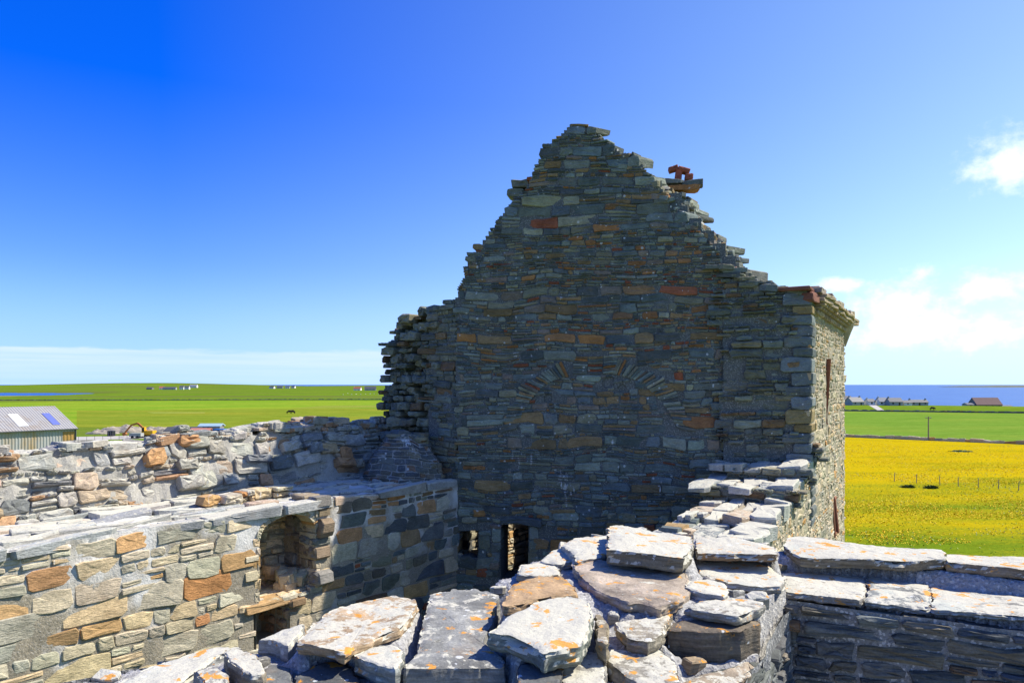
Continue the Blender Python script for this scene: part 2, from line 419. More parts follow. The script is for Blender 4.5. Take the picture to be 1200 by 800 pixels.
rear = MB(); RF = Face(GO - Gn * 1.25, Gu, Gn, seed=8)
inB = lambda u, v: 1.2 < u < gb(v) and .2 < v < gp(690, 190)[1]
RF.lay(rear, courses(1., 8, .2, 5.6, .06, .24, (1.3, 3.6), .3), lambda u, v: u > 1.2 and .2 < v < gp(690, 190)[1], GREY, .01, (-.01, .1), .5, .014, rough=.02, clip=(lambda v: 1., gb), ragged=.12, endshear=.4)
FG_.bed(mo, -.1, 7.2, -13, 6.5, lambda u, v: (-.06 < u or v > 1.5) and inG(u, v) and not any(a + .02 < u < b - .02 and c < v < d - .02 for a, b, c, d in (op_w, op_d)), .07, -.017, .010, .0, holes=[(a, b, c, d, .45) for a, b, c, d in holes])
# core of the wall, behind the face, stepping down the same slopes; openings are left through it
def core_row(mb, v0, v1, lo, hi, d0, d1):
    for a_, b_ in ((lo, hi),):
        p = [GO + Gu * u - Gn * d + np.array((0, 0, v)) for v in (v0, v1) for d in (d0, d1) for u in (a_, b_)]
        mb.add(p, [(0, 2, 3, 1), (4, 5, 7, 6), (0, 1, 5, 4), (2, 6, 7, 3), (0, 4, 6, 2), (1, 3, 7, 5)], (.3, .3, .3, 0))
core = MB()
v = -13.
while v < gtop - .5:
    h = .3 if v > 0 else .25
    lo, hi = gl(v + h) + .25, max(gr(v + h), gb(v + h) if v > .5 else 0) - .3
    if hi - lo > .3:
        segs = [(lo, hi)]
        for a_, b_, c_, d_ in (op_w, op_d):
            if v + h > c_ - .1 and v < d_ - .05:
                ns = []
                for x, y in segs:
                    if a_ > x: ns.append((x, min(y, a_)))
                    if b_ < y: ns.append((max(x, b_), y))
                segs = [s_ for s_ in ns if s_[1] > s_[0] + .01]
        for x, y in segs: core_row(core, v, v + h - .002, x, y, .06, 1.2)
    v += h
for k in range(420):                                  # rubble core showing between the two leaves
    v = U(.3, 5.2); e = gr(v); e2 = gb(v); d = U(.1, 1.15)
    u = e - .28 + (e2 - e) * (d / 1.2) - U(0, .2); p = GO + Gu * u - Gn * d + np.array((0, 0, v))
    rubble(rear, p, (U(.14, .4), U(.12, .3), U(.05, .14)), pick(GREY), U(-.4, .4) - .16, .2)
vs_ = np.linspace(.35, gp(690, 190)[1], 90); ds_ = np.linspace(.04, 1.22, 14); sl_ = []
for v in vs_:
    e, e2 = gr(v) - .1, gb(v) - .12
    for d in ds_: sl_.append(GO + Gu * (e + (e2 - e) * ((d - .04) / 1.18)) - Gn * d + np.array((0, 0, v)))
sl_ = np.array(sl_); sl_ = sl_ + (.11 * fbm(sl_ * 3.1, 3, 6) + .05 * fbm(sl_ * 11, 2, 7))[:, None] * np.array((.75, 0, .65))
slope = MB(); slope.add(sl_, [(j * 14 + i, j * 14 + i + 1, (j + 1) * 14 + i + 1, (j + 1) * 14 + i) for j in range(89) for i in range(13)], (.34, .33, .29, .35))
for k in range(330):
    v = U(.4, 5.); d = U(.1, 1.2); e, e2 = gr(v), gb(v)
    rubble(rear, GO + Gu * (e - .13 + (e2 - e) * (d / 1.22)) - Gn * d + np.array((0, 0, v + U(-.04, .04))), (U(.16, .4), U(.12, .34), U(.06, .14)), pick(GREY), U(-1., -.3), .3)
slope.build('rubble_core', M['side'], tower)
for k in range(300):
    v = U(.5, 6.2); d = U(.2, 1.15); u = gl(v) + .2 + U(0, .15); p = GO + Gu * u - Gn * d + np.array((0, 0, v - .08))
    rubble(rear, p, (U(.2, .45), U(.15, .3), U(.06, .14)), pick(GREY), -.16, .08)
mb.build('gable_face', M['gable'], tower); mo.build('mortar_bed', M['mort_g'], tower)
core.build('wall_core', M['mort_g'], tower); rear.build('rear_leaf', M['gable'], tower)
# red carved stone and broken blocks at the head of the rear leaf
def gpt(px, py, d): s, v = gp(px, py); k = 1 + d / 17.6; return GO + Gu * s * k - Gn * d + np.array((0, 0, v * k)) + np.array((CX * (k - 1), 0, 0))
red = MB(); RC = (.33, .10, .06, 0)
for (x, y, sx, sz, t) in ((784, 206, .16, .36, .15), (778, 199, .24, .11, -.3), (790, 201, .3, .12, .3), (796, 209, .2, .16, .1)):
    p = gpt(x, y, 1.45); o = outline(-sx / 2, sx / 2, -sz / 2, sz / 2, .4); q, f = stone_uvd(o, .14, .14, .02, .01)
    c_, s_ = math.cos(t), math.sin(t); u_ = q[:, 0] * c_ + q[:, 1] * s_; v_ = -q[:, 0] * s_ + q[:, 1] * c_
    red.add(p + u_[:, None] * Gu + v_[:, None] * np.array((0, 0, 1.)) + q[:, 2:3] * Gn, f, jit(RC, .2, 0))
r_ = red.build('carved_red_stone', M['red'], tower); r_['label'] = 'broken carved red sandstone block at the gable head'
b3 = MB()
for x, y, sx, sz in ((803, 216, .5, .14), (790, 222, .8, .14), (780, 214, .5, .12), (775, 232, .7, .2)):
    p = gpt(x, y, 1.3); rubble(b3, p, (sx, .4, sz), pick(GREY), -.16, .03)
b3.build('head_blocks', M['gable'], tower)

# broken end of the left side wall (stub), facing the camera
SUo = GO.copy(); Su = np.array((.8, -.6, 0)); Sun = np.array((-.6, -.8, 0))
def sp(px, py):
    m = (px - HX) / F; t = (m * CY - CX) / (Su[0] - m * Su[1]); Y = CY + Su[1] * t; return t, -(py - HY) / F * Y
sl = profile([sp(*p) for p in ((446, 560), (446, 500), (449, 440), (447, 398), (458, 384), (470, 374), (498, 362), (520, 352), (534, 345))])
stop_ = sp(534, 345)[1]
inS = lambda u, v: sl(v) < u < .05 and v < stop_
SF = Face(SUo, Su, Sun, seed=13)
st, sm = MB(), MB()
SF.lay(st, courses(-3.2, 0, -2.6, 2.4, .09, .24, (1.2, 3.4), .2), lambda u, v: v < stop_ and u > -.95 + .25 * math.sin(v * 5), GREYR, .012, (-.02, .05), .35, .016, rough=.018, clip=(lambda v: sl(v) + .1, lambda v: .0), ragged=.02)
for layer in range(3):
    SF.lay(st, courses(-3.4, 0, -2.6, 2.4, .12, .26, (1., 2.2), .0), lambda u, v: v < stop_ and u < -.45 - .18 * layer + .2 * math.sin(v * 5), GREYR, .02, (-.5 + .2 * layer, -.2 + .2 * layer), .6, .02, rough=.03, gap=.04 + .17 * layer, jo=1.8, clip=(sl, lambda v: .0), ragged=.1)
v = -2.4
while v < stop_ - .15:
    h = .2; lo = sl(v + h) + .3
    if lo < -.1:
        p = [SUo + Su * u - Sun * d + np.array((0, 0, vv)) for vv in (v, v + h - .002) for d in (.3 if lo > -.6 else .55, 2.2) for u in (lo, -.002)]
        sm.add(p, [(0, 2, 3, 1), (4, 5, 7, 6), (0, 1, 5, 4), (2, 6, 7, 3), (0, 4, 6, 2), (1, 3, 7, 5)], (.3, .3, .3, 0))
    v += h
for k in range(160):
    v = U(-2.2, 2.); d = U(.2, 2.1); u = sl(v) + U(.05, .35); rubble(st, SUo + Su * u - Sun * d + np.array((0, 0, v)), (U(.2, .5), U(.2, .4), U(.08, .18)), pick(GREYR), -.64 + U(-.2, .2), .1)
SF.bed(sm, -1.0, 0, -2.6, 2.3, inS, .08, -.03, .02, .1)
o = st.build('broken_wall_end', M['rough'], tower); o['label'] = 'ragged broken wall end at the left of the gable'
sm.build('broken_end_core', M['mort_g'], tower)

# right wing: broken end of the right side wall with quoins
wt = lambda u: np.interp(u, [gp(838, 400)[0], gp(865, 400)[0], gp(905, 400)[0], gp(952, 400)[0]], [gp(838, 306)[1], gp(865, 320)[1], gp(905, 332)[1], gp(950, 345)[1]])
wu0, wu1 = gp(842, 450)[0], gp(950, 450)[0]
inW = lambda u, v: wu0 + .12 * math.sin(v * 3.1) - .05 < u < wu1 and v < wt(u)
WF = Face(GO + Gn * .16, Gu, Gn, shear=.372, seed=21)
wg, wm = MB(), MB()
WF.lay(wg, courses(wu0 - .1, wu1 - .42, -3.2, 2.6, .07, .22, (1.3, 4.), .2), lambda u, v: inW(u, v) and u < wu1 - .3, GREYR, .014, (-.09, .07), .5, .018, rough=.02, jo=1.7, gap=.04)
v = -3.2; k = 0
while v < 2.0:                                         # quoins
    h = U(.2, .34); w = (.62, .4)[k % 2] * U(.9, 1.1)
    o = outline(wu1 - w, wu1 + U(-.01, .02), v + .01, v + h - .008, .4)
    WF.stone(wg, o, U(.0, .04), .55, .018, jit((.15, .17, .17), .25, .45) if R.random() > .2 else jit((.24, .18, .08), .2, .2), .012)
    v += h; k += 1
WF.bed(wm, wu0 - .1, wu1 - .05, -6, 2.4, lambda u, v: inW(u, v), .08, -.075, .02, .06)
p = [GO + Gn * .09 + Gu * u + np.array((0, 0, v)) + Sd * d for v in (-13, 1.75) for d in (0, 1.3) for u in (wu0 + .1, wu1 - .06)]
wm.add(p, [(0, 2, 3, 1), (4, 5, 7, 6), (0, 1, 5, 4), (2, 6, 7, 3), (0, 4, 6, 2), (1, 3, 7, 5)], (.3, .3, .3, 0))
for k in range(90):
    u = U(wu0 - .2, wu1 - .15); d = U(0, 1.3); v = wt(u) - .06 + U(-.14, .02)
    rubble(wg, GO + Gn * .1 + Gu * u + Sd * d + np.array((0, 0, v)), (U(.25, .6), U(.2, .45), U(.06, .14)), pick(GREYR), -.16 + U(-.2, .2), .08)
wg.build('quoined_wall_end', M['rough'], tower); wm.build('wall_end_mortar', M['mort_g'], tower)

# side wall of the tower: sunlit, with the low wall running on towards the camera
SLEN = 7.6
side, sidm = MB(), MB()
XF = Face(SO + Sn * .0, Sd, Sn, seed=31)
slit = (2.94, 3.14, -1.02, .62); lowin = (4.6, 5.15, -4.2, -3.25)
low_top = profile([(0, 0)])
def tower_in(u, v): return 0 < u < SLEN and v < 1.72
def skipX(ua, ub, va, vb):
    return any(ub > a - .1 and ua < b + .1 and vb > c - .05 and va < d + .05 for a, b, c, d in (slit, lowin))
XF.lay(side, courses(0, SLEN, -6, 1.75, .07, .26, (1.1, 3.2), .3), tower_in, SIDE, .012, (-.005, .03), .25, .012, skip=skipX)
XF.bed(sidm, 0, SLEN, -13, 1.75, lambda u, v: tower_in(u, v) and not any(a + .02 < u < b - .02 and c < v < d for a, b, c, d in (slit, lowin)), .09, .004, .012, 0)
XF.lay(side, courses(0, SLEN, -12.8, -6, .18, .4, (1.2, 3.), .15), lambda u, v: 0 < u < SLEN, SIDE, .014, (-.005, .03), .25, .012)
side.build('side_wall', M['side'], tower); sidm.build('side_wall_mortar', M['mort_s'], tower)
# inner faces and rear wall of the roofless tower
inner, innm = MB(), MB()
TLf = Face(GO - Gn * 1.21, Ld, -Ln, seed=41)          # inner face of the tower's left wall
TLf.lay(inner, courses(-.1, 6.5, -7.5, 1.2, .1, .3, (1.2, 3.4), .3), lambda u, v: v < 1.2 and u > .1, TAN, .012, (-.005, .03), .25, .012)
TLf.bed(innm, .0, 6.6, -13, 1.2, lambda u, v: True, .12, -.012, .012, 0)
c0 = GO - Gn * 1.21; A = c0 + Ld * 6.5; B = SO + Sd * SLEN
for z1, ring in ((1.2, [c0 + Ln * .05, A + Ln * .05, A + Ln * 1.3, c0 + Ln * 1.3 + Ld * .8]),
                 (1.6, [A + Ln * 1.3, A, B - Sd * 1.3, B - Sn * .03, B - Sn * .03 + Sd * .0])):
    prism(innm, [tuple(q[:2]) for q in ring], 0, EYE + z1)
RW = B - Sn * .05 - Sd * 0; wv = (A - B); wl = np.linalg.norm(wv); wv /= wl; wn = np.array((-wv[1], wv[0], 0)); wn = wn if wn[1] < 0 else -wn
RFc = Face(B + wn * 1.3, wv, wn, seed=43)
RFc.lay(inner, courses(1.2, wl, -6, 1.5, .1, .3, (1.2, 3.4), .3), lambda u, v: 1.2 < u < wl and v < 1.5, GREY, .012, (-.005, .03), .25, .012)
RFc.bed(innm, 1, wl, -13, 1.5, lambda u, v: True, .14, -.012, .01, 0)
prism(innm, [tuple((q)[:2]) for q in (SO - Sn * .06 + Sd * .1, B - Sn * .06, B - Sn * 1.2, SO - Sn * 1.2 + Sd * 1.2)], 0, EYE + 1.65)
hd_ = np.array((math.cos(math.radians(18)), math.sin(math.radians(18)), 0))
def slot(ta0, tb0, ta1, tb1):
    k0, k1 = .35, 1.75
    return [tuple((c0 + Ld * t + hd_ * k)[:2]) for t, k in ((ta0, k0), (tb0, k0), (tb1, k1), (ta1, k1))]
slots = [np.array(slot(1.72, 1.84, 1.5, 1.92)), np.array(slot(.1, .2, .08, .22))]
def inq(pg, x, y):
    sg = [(pg[(i + 1) % 4][0] - pg[i][0]) * (y - pg[i][1]) - (pg[(i + 1) % 4][1] - pg[i][1]) * (x - pg[i][0]) for i in range(4)]
    return all(q > 0 for q in sg) or all(q < 0 for q in sg)
vault = MB(); stp = .06; bxs = np.arange(-1.9, 9.5, stp); bys = np.arange(17.9, 25.5, stp)  # unseen slab added to darken the tower's lower storey; slots shape sun slivers
gv = [(x, y) for y in bys for x in bxs]; nb = len(bxs); okv = []
for x, y in gv:
    r_ = np.array((x, y, 0)) - np.array((*c0[:2], 0)); okv.append((r_ @ Ln) < .12 and (np.array((x, y, 0)) - GO) @ Gn < -1.15 and (np.array((x, y, 0)) - SO) @ Sn < -.9 and not any(inq(pg, x, y) for pg in slots))
for zv in (EYE - 3.35, EYE - 3.2):
    vault.add([(x, y, zv) for x, y in gv], [(j * nb + i, j * nb + i + 1, (j + 1) * nb + i + 1, (j + 1) * nb + i) for j in range(len(bys) - 1) for i in range(nb - 1) if okv[j * nb + i] and okv[j * nb + i + 1] and okv[(j + 1) * nb + i] and okv[(j + 1) * nb + i + 1]], (.2, .2, .2, 0))
vault.build('added_shade_vault', M['mort_g'], tower)
inner.build('inner_wall_face', M['left'], tower); innm.build('inner_wall_mortar', M['mort_g'], tower)
# slit window and small window with red dressed margins
def margin(name, r, w, dep):
    m = MB(); a, b, c, d = r
    for q in ((a - w, a, c - w * .5, d + w), (b, b + w, c - w * .5, d + w), (a - .005, b + .005, d, d + w), (a - .005, b + .005, c - w * .5, c)):
        o = outline(q[0] + .003, q[1] - .003, q[2] + .003, q[3] - .003, .1); XF.stone(m, o, .035, .3, .008, jit((.30, .115, .07), .1, 0), .004)
    o_ = m.build(name, M['red'], tower)
    k_ = MB(); pts = [SO + Sd * u + Sn * dd + np.array((0, 0, v)) for dd in (-.3,) for u, v in ((a, c), (b, c), (b, d), (a, d))]
    k_.add(pts, [(0, 1, 2, 3)], (.02, .02, .02, 0)); k_.build('opening_shade_sheet', plain('opening_shade_black', (.03, .025, .02), .95), o_)  # near-black sheet paints in the shade inside the opening
    return o_
margin('slit_window', slit, .055, .3); margin('small_window', lowin, .1, .3)
# corbelled cornice along the wall head
cor = MB(); CO = SO + np.array((0, 0, 1.62))
def cbox(u0, u1, n0, n1, z0, z1, col, mbx, bev=.012):
    o = outline(u0, u1, z0, z1, .15); q, f = stone_uvd(o, n1, -n0, bev, .006)
    mbx.add(CO + q[:, :1] * Sd + q[:, 1:2] * np.array((0, 0, 1.)) + q[:, 2:3] * Sn, f, col)
u = .35
CC = lambda: jit((.40, .31, .2), .15, .3)
while u < SLEN + .3:
    w = U(.7, 1.2); cbox(u, u + w - .01, -.5, .29, .27, .37, CC(), cor); cbox(u + .1, u + w + .08, -.5, .34, .374, .46, CC(), cor)
    u += w
for k in range(9):
    u = .3 + k * .85 + U(-.1, .1); h = U(.1, .2) if k != 3 else .05
    cbox(u, u + U(.6, .84), -.5,   .24 + U(-.12, .08), .464, .47 + h, jit((.36, .31, .24), .2, .5), cor)
for k in range(26):
    rubble(cor, CO + Sd * U(.2, SLEN) - Sn * U(.1, .9) + np.array((0, 0, U(.42, .55))), (U(.25, .5), U(.2, .4), U(.06, .12)), jit((.33, .27, .22), .2, .5), 1.05 + U(-.3, .3), .1)
cn = cor.build('cornice', M['side'], tower)
for k in range(17):                                    # two-stage corbels
    u = .5 + k * .43; m = MB(); c_ = CC()
    cbox(u, u + .2, -.3, .11, 0, .12, c_, m, .02); cbox(u, u + .2, -.3, .18, .124, .19, c_, m, .02); cbox(u - .005, u + .205, -.3, .25, .194, .266, c_, m, .02)
    m.build('corbel', M['side'], cn)
rb = MB()
for q in ((-.25, .42, -.55, .12, .22, .46), (-.45, .25, -.62, .05, .47, .56), (.7, 1.7, -.8, .1, .62, .68), (2.6, 3.6, -.8, .12, .6, .66),):
    cbox(*q, jit((.21, .085, .06), .15, .1), rb, .02)
o = rb.build('red_cornice_block', M['red'], tower); o['label'] = 'dark red sandstone slabs at the near corner of the cornice'
bz = MB()                                              # rounded corbelling at the far corner
for k, (r0, r1, z0, z1) in enumerate(((.2, .27, -.42, -.22), (.27, .34, -.22, -.02), (.34, .42, -.02, .18), (.42, .48, .18, .36), (.47, .46, .36, .66))):
    a = SO + Sd * (SLEN - .05) - Sn * .15 + np.array((0, 0, 1.62)); bz.cyl(a + np.array((0, 0, z0)), a + np.array((0, 0, z1 - .004)), r0, r1, 18)
bz.c = [np.tile(np.array(CC()), (len(x), 1)) for x in bz.v]
bz.build('corner_corbelling', M['side'], tower)

# ------------------------------------------------------------------ low ruined wall on the right
lw = thing('low_ruined_wall', 'low ruined wall with whitened top slabs running from the gable corner, in sun', 'wall', (4.5, 14, 0))
lwo, lwm, lwt = MB(), MB(), MB()
LWT = profile([(-2.45, -8.), (-2.4, -5.5), (-2.36, -2.3), (-1.95, -2.2), (-1.9, -1.05), (-1.72, -.95), (-1.68, 0)][::1]) if 0 else (lambda u: -2.42 if u < -4.6 else -2.3 if u < -2.6 else -2.0 if u < -1.3 else -1.72)
XF.lay(lwo, courses(-8, 0, -6, -1.6, .08, .26, (1.1, 3.2), .3), lambda u, v: v < LWT(u) - .02, SIDE, .012, (-.005, .03), .25, .012)
XF.bed(lwm, -8, 0, -13, -1.6, lambda u, v: v < LWT(u) - .05, .09, .004, .012, 0)
for (a, b, z) in ((-8, -4.6, -2.5), (-4.6, -2.6, -2.38), (-2.6, -1.3, -2.08), (-1.3, .1, -1.8)):
    prism(lwm, [tuple((SO + Sd * u - Sn * n)[:2]) for u, n in ((a, .03), (b, .03), (b, 1.55), (a, 1.55))], 0, EYE + z)
    TF = Face(SO + np.array((0, 0, z + .03)) - Sn * 0, Sd, (0, 0, 1), V=-Sn, seed=int(50 - z * 10))
    TF.lay(lwt, courses(a, b, .42, 1.55, .24, .5, (1.3, 2.8), .05, 1., 1.2), lambda u, v: a - .1 < u < b + .1, FLAG, .013, (-.015, .04), .12, .014, rough=.01, jo=2.2)
    u = a
    while u < b - .1:                                  # heavier stones along the outer edge
        w = U(.5, 1.); o = outline(u + .01, min(b + .1, u + w) - .02, -.03, U(.42, .55), 1.2)
        TF.stone(lwt, o, U(.04, .11), .14, .018, jit((.37, .37, .34), .15, .8), .015); u += w
ends = Face(SO + Sd * -1.3 + np.array((0, 0, 0)), -Sn, -Sd, seed=57)
for uu, z0, z1 in ((-1.3, -2.1, -1.8), (-2.6, -2.4, -2.1), (.0, -1.85, -1.2)):
    E = Face(SO + Sd * uu, -Sn, -Sd, seed=57); E.lay(lwo, courses(0, 1.56, z0, z1, .08, .16, (1.2, 3), .2), lambda u, v: v < z1 + .1, GREYR, .012, (-.02, .14), .3, .015, rough=.02)
E = Face(SO - Sn * 1.56, -Sd, -Sn, seed=58); E.lay(lwo, courses(0, 8, -5, -1.7, .1, .26, (1.2, 3.4), .2), lambda u, v: v < LWT(-u) - .06, GREY, .014, (0, .05), .3, .015)
E = Face(SO - Sd * 8.0, -Sn, -Sd, seed=59); E.lay(lwo, courses(0, 1.56, -6, -2.4, .1, .26, (1.2, 3), .2), lambda u, v: u < 1.6, SIDE, .012, (0, .04), .2, .015)
XF.lay(lwo, courses(-8, 0, -12.8, -6, .18, .4, (1.2, 3.), .15), lambda u, v: True, SIDE, .014, (-.005, .03), .25, .012)
lwo.build('outer_face', M['side'], lw); lwm.build('mortar_bed', M['mort_s'], lw); o = lwt.build('top_slabs', M['walk'], lw)

# ------------------------------------------------------------------ left wall
LW = thing('left_courtyard_wall', 'broad ruined wall on the left with wall walk, arched recess and rubble parapet', 'wall', (-5, 14, 0))
LF = Face(LO - np.array((0, 0, EYE - 2.3)) + np.array((0, 0, EYE)), Ld, -Ln, seed=61)
LEN = 9.62
ar = (4.14, 5.4, -3.98, -2.86, .36); lo_w = (4.06, 4.78, -4.85, -4.16)
def in_rec(u, v, g=0.):
    a, b, c, d, rise = ar
    if not (a - g < u < b + g and v > c - g * .5): return False
    m = (u - a) / (b - a); return v < d + g + rise * math.sqrt(max(0, 1 - (2 * m - 1) ** 2)) if g == 0 else v < d + g + rise * max(0, 1 - (2 * m - 1) ** 2) ** .5
def skipL(ua, ub, va, vb):
    for u in np.linspace(ua, ub, 5):
        for v in np.linspace(va, vb, 3):
            if in_rec(u, v, .09): return True
    a, b, c, d = lo_w
    return ub > a and ua < b and vb > c and va < d + .17
lf, lm = MB(), MB()
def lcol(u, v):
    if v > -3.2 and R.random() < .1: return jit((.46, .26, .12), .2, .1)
    return pick(R.choice((GREY, DARK)) if R.random() < min(.85, max(0, (u - 5.) / 1.6)) else TAN)  # grey and dark stones near the gable deepen its shade by colour
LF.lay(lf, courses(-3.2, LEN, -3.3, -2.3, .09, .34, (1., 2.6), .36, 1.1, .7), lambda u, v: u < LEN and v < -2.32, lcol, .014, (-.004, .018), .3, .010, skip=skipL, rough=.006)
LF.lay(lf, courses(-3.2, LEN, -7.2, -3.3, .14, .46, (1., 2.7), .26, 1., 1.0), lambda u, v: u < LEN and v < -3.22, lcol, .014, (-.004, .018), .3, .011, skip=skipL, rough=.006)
LF.bed(lm, -3.2, LEN, -13, -2.3, lambda u, v: not in_rec(u, v) and not (lo_w[0] < u < lo_w[1] and lo_w[2] < v < lo_w[3]) and v < -2.3, .06, -.010, .008, 0)
# voussoirs of the recess and the lintel below
a_, b_, c_, d_, rise = ar; n = 17
for i in range(n):
    t0, t1 = math.pi * (1 - i / n), math.pi * (1 - (i + 1) / n)
    mid, hw = (a_ + b_) / 2, (b_ - a_) / 2
    ri, ro = lambda t, k=1.: (mid + hw * k * math.cos(t), d_ + rise * k * math.sin(t)), None
    th = U(.08, .11)
    pts = [(mid + hw * math.cos(t0), d_ + rise * math.sin(t0)), (mid + hw * math.cos(t1), d_ + rise * math.sin(t1)), (mid + (hw + th) * math.cos(t1), d_ + (rise + th) * math.sin(t1)), (mid + (hw + th) * math.cos(t0), d_ + (rise + th) * math.sin(t0))]
    P4 = np.array(pts); cen = P4.mean(0); P8 = []
    for k in range(4): P8 += [P4[k] * .93 + cen * .07, (P4[k] + P4[(k + 1) % 4]) / 2 * .95 + cen * .05]
    LF.stone(lf, np.array(P8)[::-1], U(-.005, .012), .4, .006, pick(TAN))
LF.stone(lf, outline(lo_w[0] - .25, lo_w[1] + .35, lo_w[3] + .005, lo_w[3] + .16, .5), .025, .4, .012, (.45, .29, .14, .1))
for s_ in (-1, 1):                                    # jamb stones
    v = ar[2]
    while v < ar[3]:
        h = U(.12, .3); uu = a_ if s_ < 0 else b_
        LF.stone(lf, outline(*(sorted((uu, uu + s_ * U(.1, .16)))), v + .006, v + h - .006, .5), U(-.005, .014), .5, .01, pick(TAN)); v += h
lf.build('inner_face', M['left'], LW); lm.build('mortar_bed', M['mort_l'], LW)
# recess: back, jambs, floor, vault
rc, rcm = MB(), MB()
BK = Face(LF.O + Ln * 1.05, Ld, -Ln, seed=66)
BK.lay(rc, courses(a_ - .2, b_ + .2, c_ - 1.2, d_ + .6, .1, .3, (1., 2.6), .3), lambda u, v: True, TAN, .014, (-.02, .12), .3, .015, rough=.03)
BK.bed(rcm, a_ - .3, b_ + .3, c_ - 1.4, -2.36, lambda u, v: True, .1, -.02, .02, 0)
JB = Face(LF.O + Ld * (b_ + .01), Ln, -Ld, seed=67)
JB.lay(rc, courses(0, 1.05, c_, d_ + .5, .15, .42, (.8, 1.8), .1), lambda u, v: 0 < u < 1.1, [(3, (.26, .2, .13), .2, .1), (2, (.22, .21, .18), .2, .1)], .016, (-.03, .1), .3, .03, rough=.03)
JB.bed(rcm, 0, 1.1, c_ - .1, -2.4, lambda u, v: True, .1, -.02, .02, 0)
JA = Face(LF.O + Ld * (a_ - .01), Ln, Ld, seed=68)
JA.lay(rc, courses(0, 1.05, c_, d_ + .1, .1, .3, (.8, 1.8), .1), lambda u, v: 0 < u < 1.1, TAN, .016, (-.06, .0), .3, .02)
JA.bed(rcm, 0, 1.1, c_ - .1, -2.4, lambda u, v: True, .1, -.05, .02, 0)
for (u0, u1, z, dpt) in ((a_ - .05, b_ + .05, c_, 1.1),):
    FLr = Face(LF.O + np.array((0, 0, z)), Ld, (0, 0, 1), V=Ln, seed=69)
    FLr.lay(rc, courses(u0, u1, -.02, dpt, .14, .3, (1.2, 2.8), .1), lambda u, v: True, TAN, .014, (-.06, .01), .1, .015)
    FLr.bed(rcm, u0, u1, 0, dpt, lambda u, v: True, .1, -.06, .01, 0)
for k in range(16): rubble(rc, LF.O + Ld * U(a_ + .7, b_) + Ln * U(.35, 1) + np.array((0, 0, c_ + U(.02, .3))), (U(.2, .45), U(.2, .35), U(.12, .25)), pick(TAN), None, .3)
# small dark window under it
wv_ = [LF.O + Ld * u + Ln * d + np.array((0, 0, v)) for d in (0, .9) for u, v in ((lo_w[0], lo_w[2]), (lo_w[1], lo_w[2]), (lo_w[1], lo_w[3]), (lo_w[0], lo_w[3]))]
rcm.add(wv_, [(4, 5, 6, 7), (0, 4, 7, 3), (1, 2, 6, 5), (0, 1, 5, 4), (3, 7, 6, 2)], (.2, .15, .1, 0))
JW = Face(LF.O + Ld * (lo_w[1] + .01), Ln, -Ld, seed=70)
JW.lay(rc, courses(0, .8, lo_w[2], lo_w[3], .15, .3, (.6, 1.3), .1), lambda u, v: 0 < u < .9, [(3, (.3, .19, .11), .2, .1), (2, (.34, .2, .1), .2, .1)], .016, (-.0, .08), .3, .03)
o = rc.build('arched_recess', M['left'], LW); rcm.build('recess_mortar', M['mort_s'], o)
# solid body behind: set back past the recess; the vault sheet closes the recess at the top
body = MB()
prism(body, [tuple((LO + Ld * u + Ln * n_)[:2]) for u, n_ in ((-3.5, 1.25), (LEN + 1.5, 1.25), (LEN + 2.2, 3.55), (-3.5, 3.55))], 0, EYE - 2.36)
for u0, u1 in ((-3.5, a_ - .1), (b_ + .1, LEN)):
    prism(body, [tuple((LO + Ld * u + Ln * n_)[:2]) for u, n_ in ((u0, .06), (u1, .06), (u1, 1.248), (u0, 1.248))], 0, EYE - 2.36)
prism(body, [tuple((LO + Ld * u + Ln * n_)[:2]) for u, n_ in ((a_ - .098, .1), (b_ + .098, .1), (b_ + .098, 1.246), (a_ - .098, 1.246))], EYE - 2.45, EYE - 2.362)
body.build('wall_core', M['mort_l'], LW)
# wall walk of long flags
wk, wkm = MB(), MB()
WK = Face(LO + np.array((0, 0, -.045)), Ld, (0, 0, 1), V=Ln, seed=71, warp=.08)
def walk_in(u, v): return u < LEN - .2 and v < 2.55
WK.lay(wk, courses(-3.5, LEN, -.05, 2.6, .1, .34, (2.2, 6.5), .12, 1.2, 1.5), walk_in, FLAG, .014, (.0, .085), .1, .014, rough=.012, jo=2)
WK.bed(wkm, -3.5, LEN, -.0, 2.6, lambda u, v: True, .08, .015, .03, 0)
wk.build('wall_walk', M['walk'], LW); wkm.build('walk_mortar', M['mort_l'], LW)
# rubble parapet at the back of the walk, leaning
lean = .42; PV = np.array((0, 0, 1.)) + Ln * lean; PN = -Ln + np.array((0, 0, lean)); PN /= np.linalg.norm(PN)
PF = Face(LO + Ln * 2.3 + np.array((0, 0, -.1)), Ld, PN, V=PV, seed=75, warp=.06)
ptop = lambda u: np.interp(u, [-3.5, 0, 1.2, 1.6, 3.0, 4.0, 5.3, 6.2, 7.2, 7.6, 8.2, 9.0, 9.9, 11.5], [1.28, 1.26, 1.27, 1.27, 1.24, 1.32, 1.4, 1.42, 1.5, 1.56, 1.44, 1.5, 1.42, 1.4]) + .07 * math.sin(u * 3.3) + .04 * math.sin(u * 9.1)
pa, pm = MB(), MB()
inP = lambda u, v: v < ptop(u)
PF.lay(pa, courses(-3.5, 11.6, -.15, 1.7, .09, .36, (1.1, 2.7), .42, 1.2, .85), inP, PALE, .018, (-.05, .13), .5, .014, rough=.02, jo=1.3)
for k in range(30):                                    # blocks that stand out of the broken core
    u, v = U(-2.5, 11), U(.1, 1.1); w, h = U(.25, .6), U(.14, .32)
    PF.stone(pa, outline(u, u + w, v, v + h, .6), U(.1, .24), .4, .012, pick([(3, (.44, .33, .2), .2, .1), (1.2, (.44, .25, .12), .2, .1), (3, (.38, .36, .3), .2, .5), (1, (.18, .19, .19), .2, .3)]), .03)
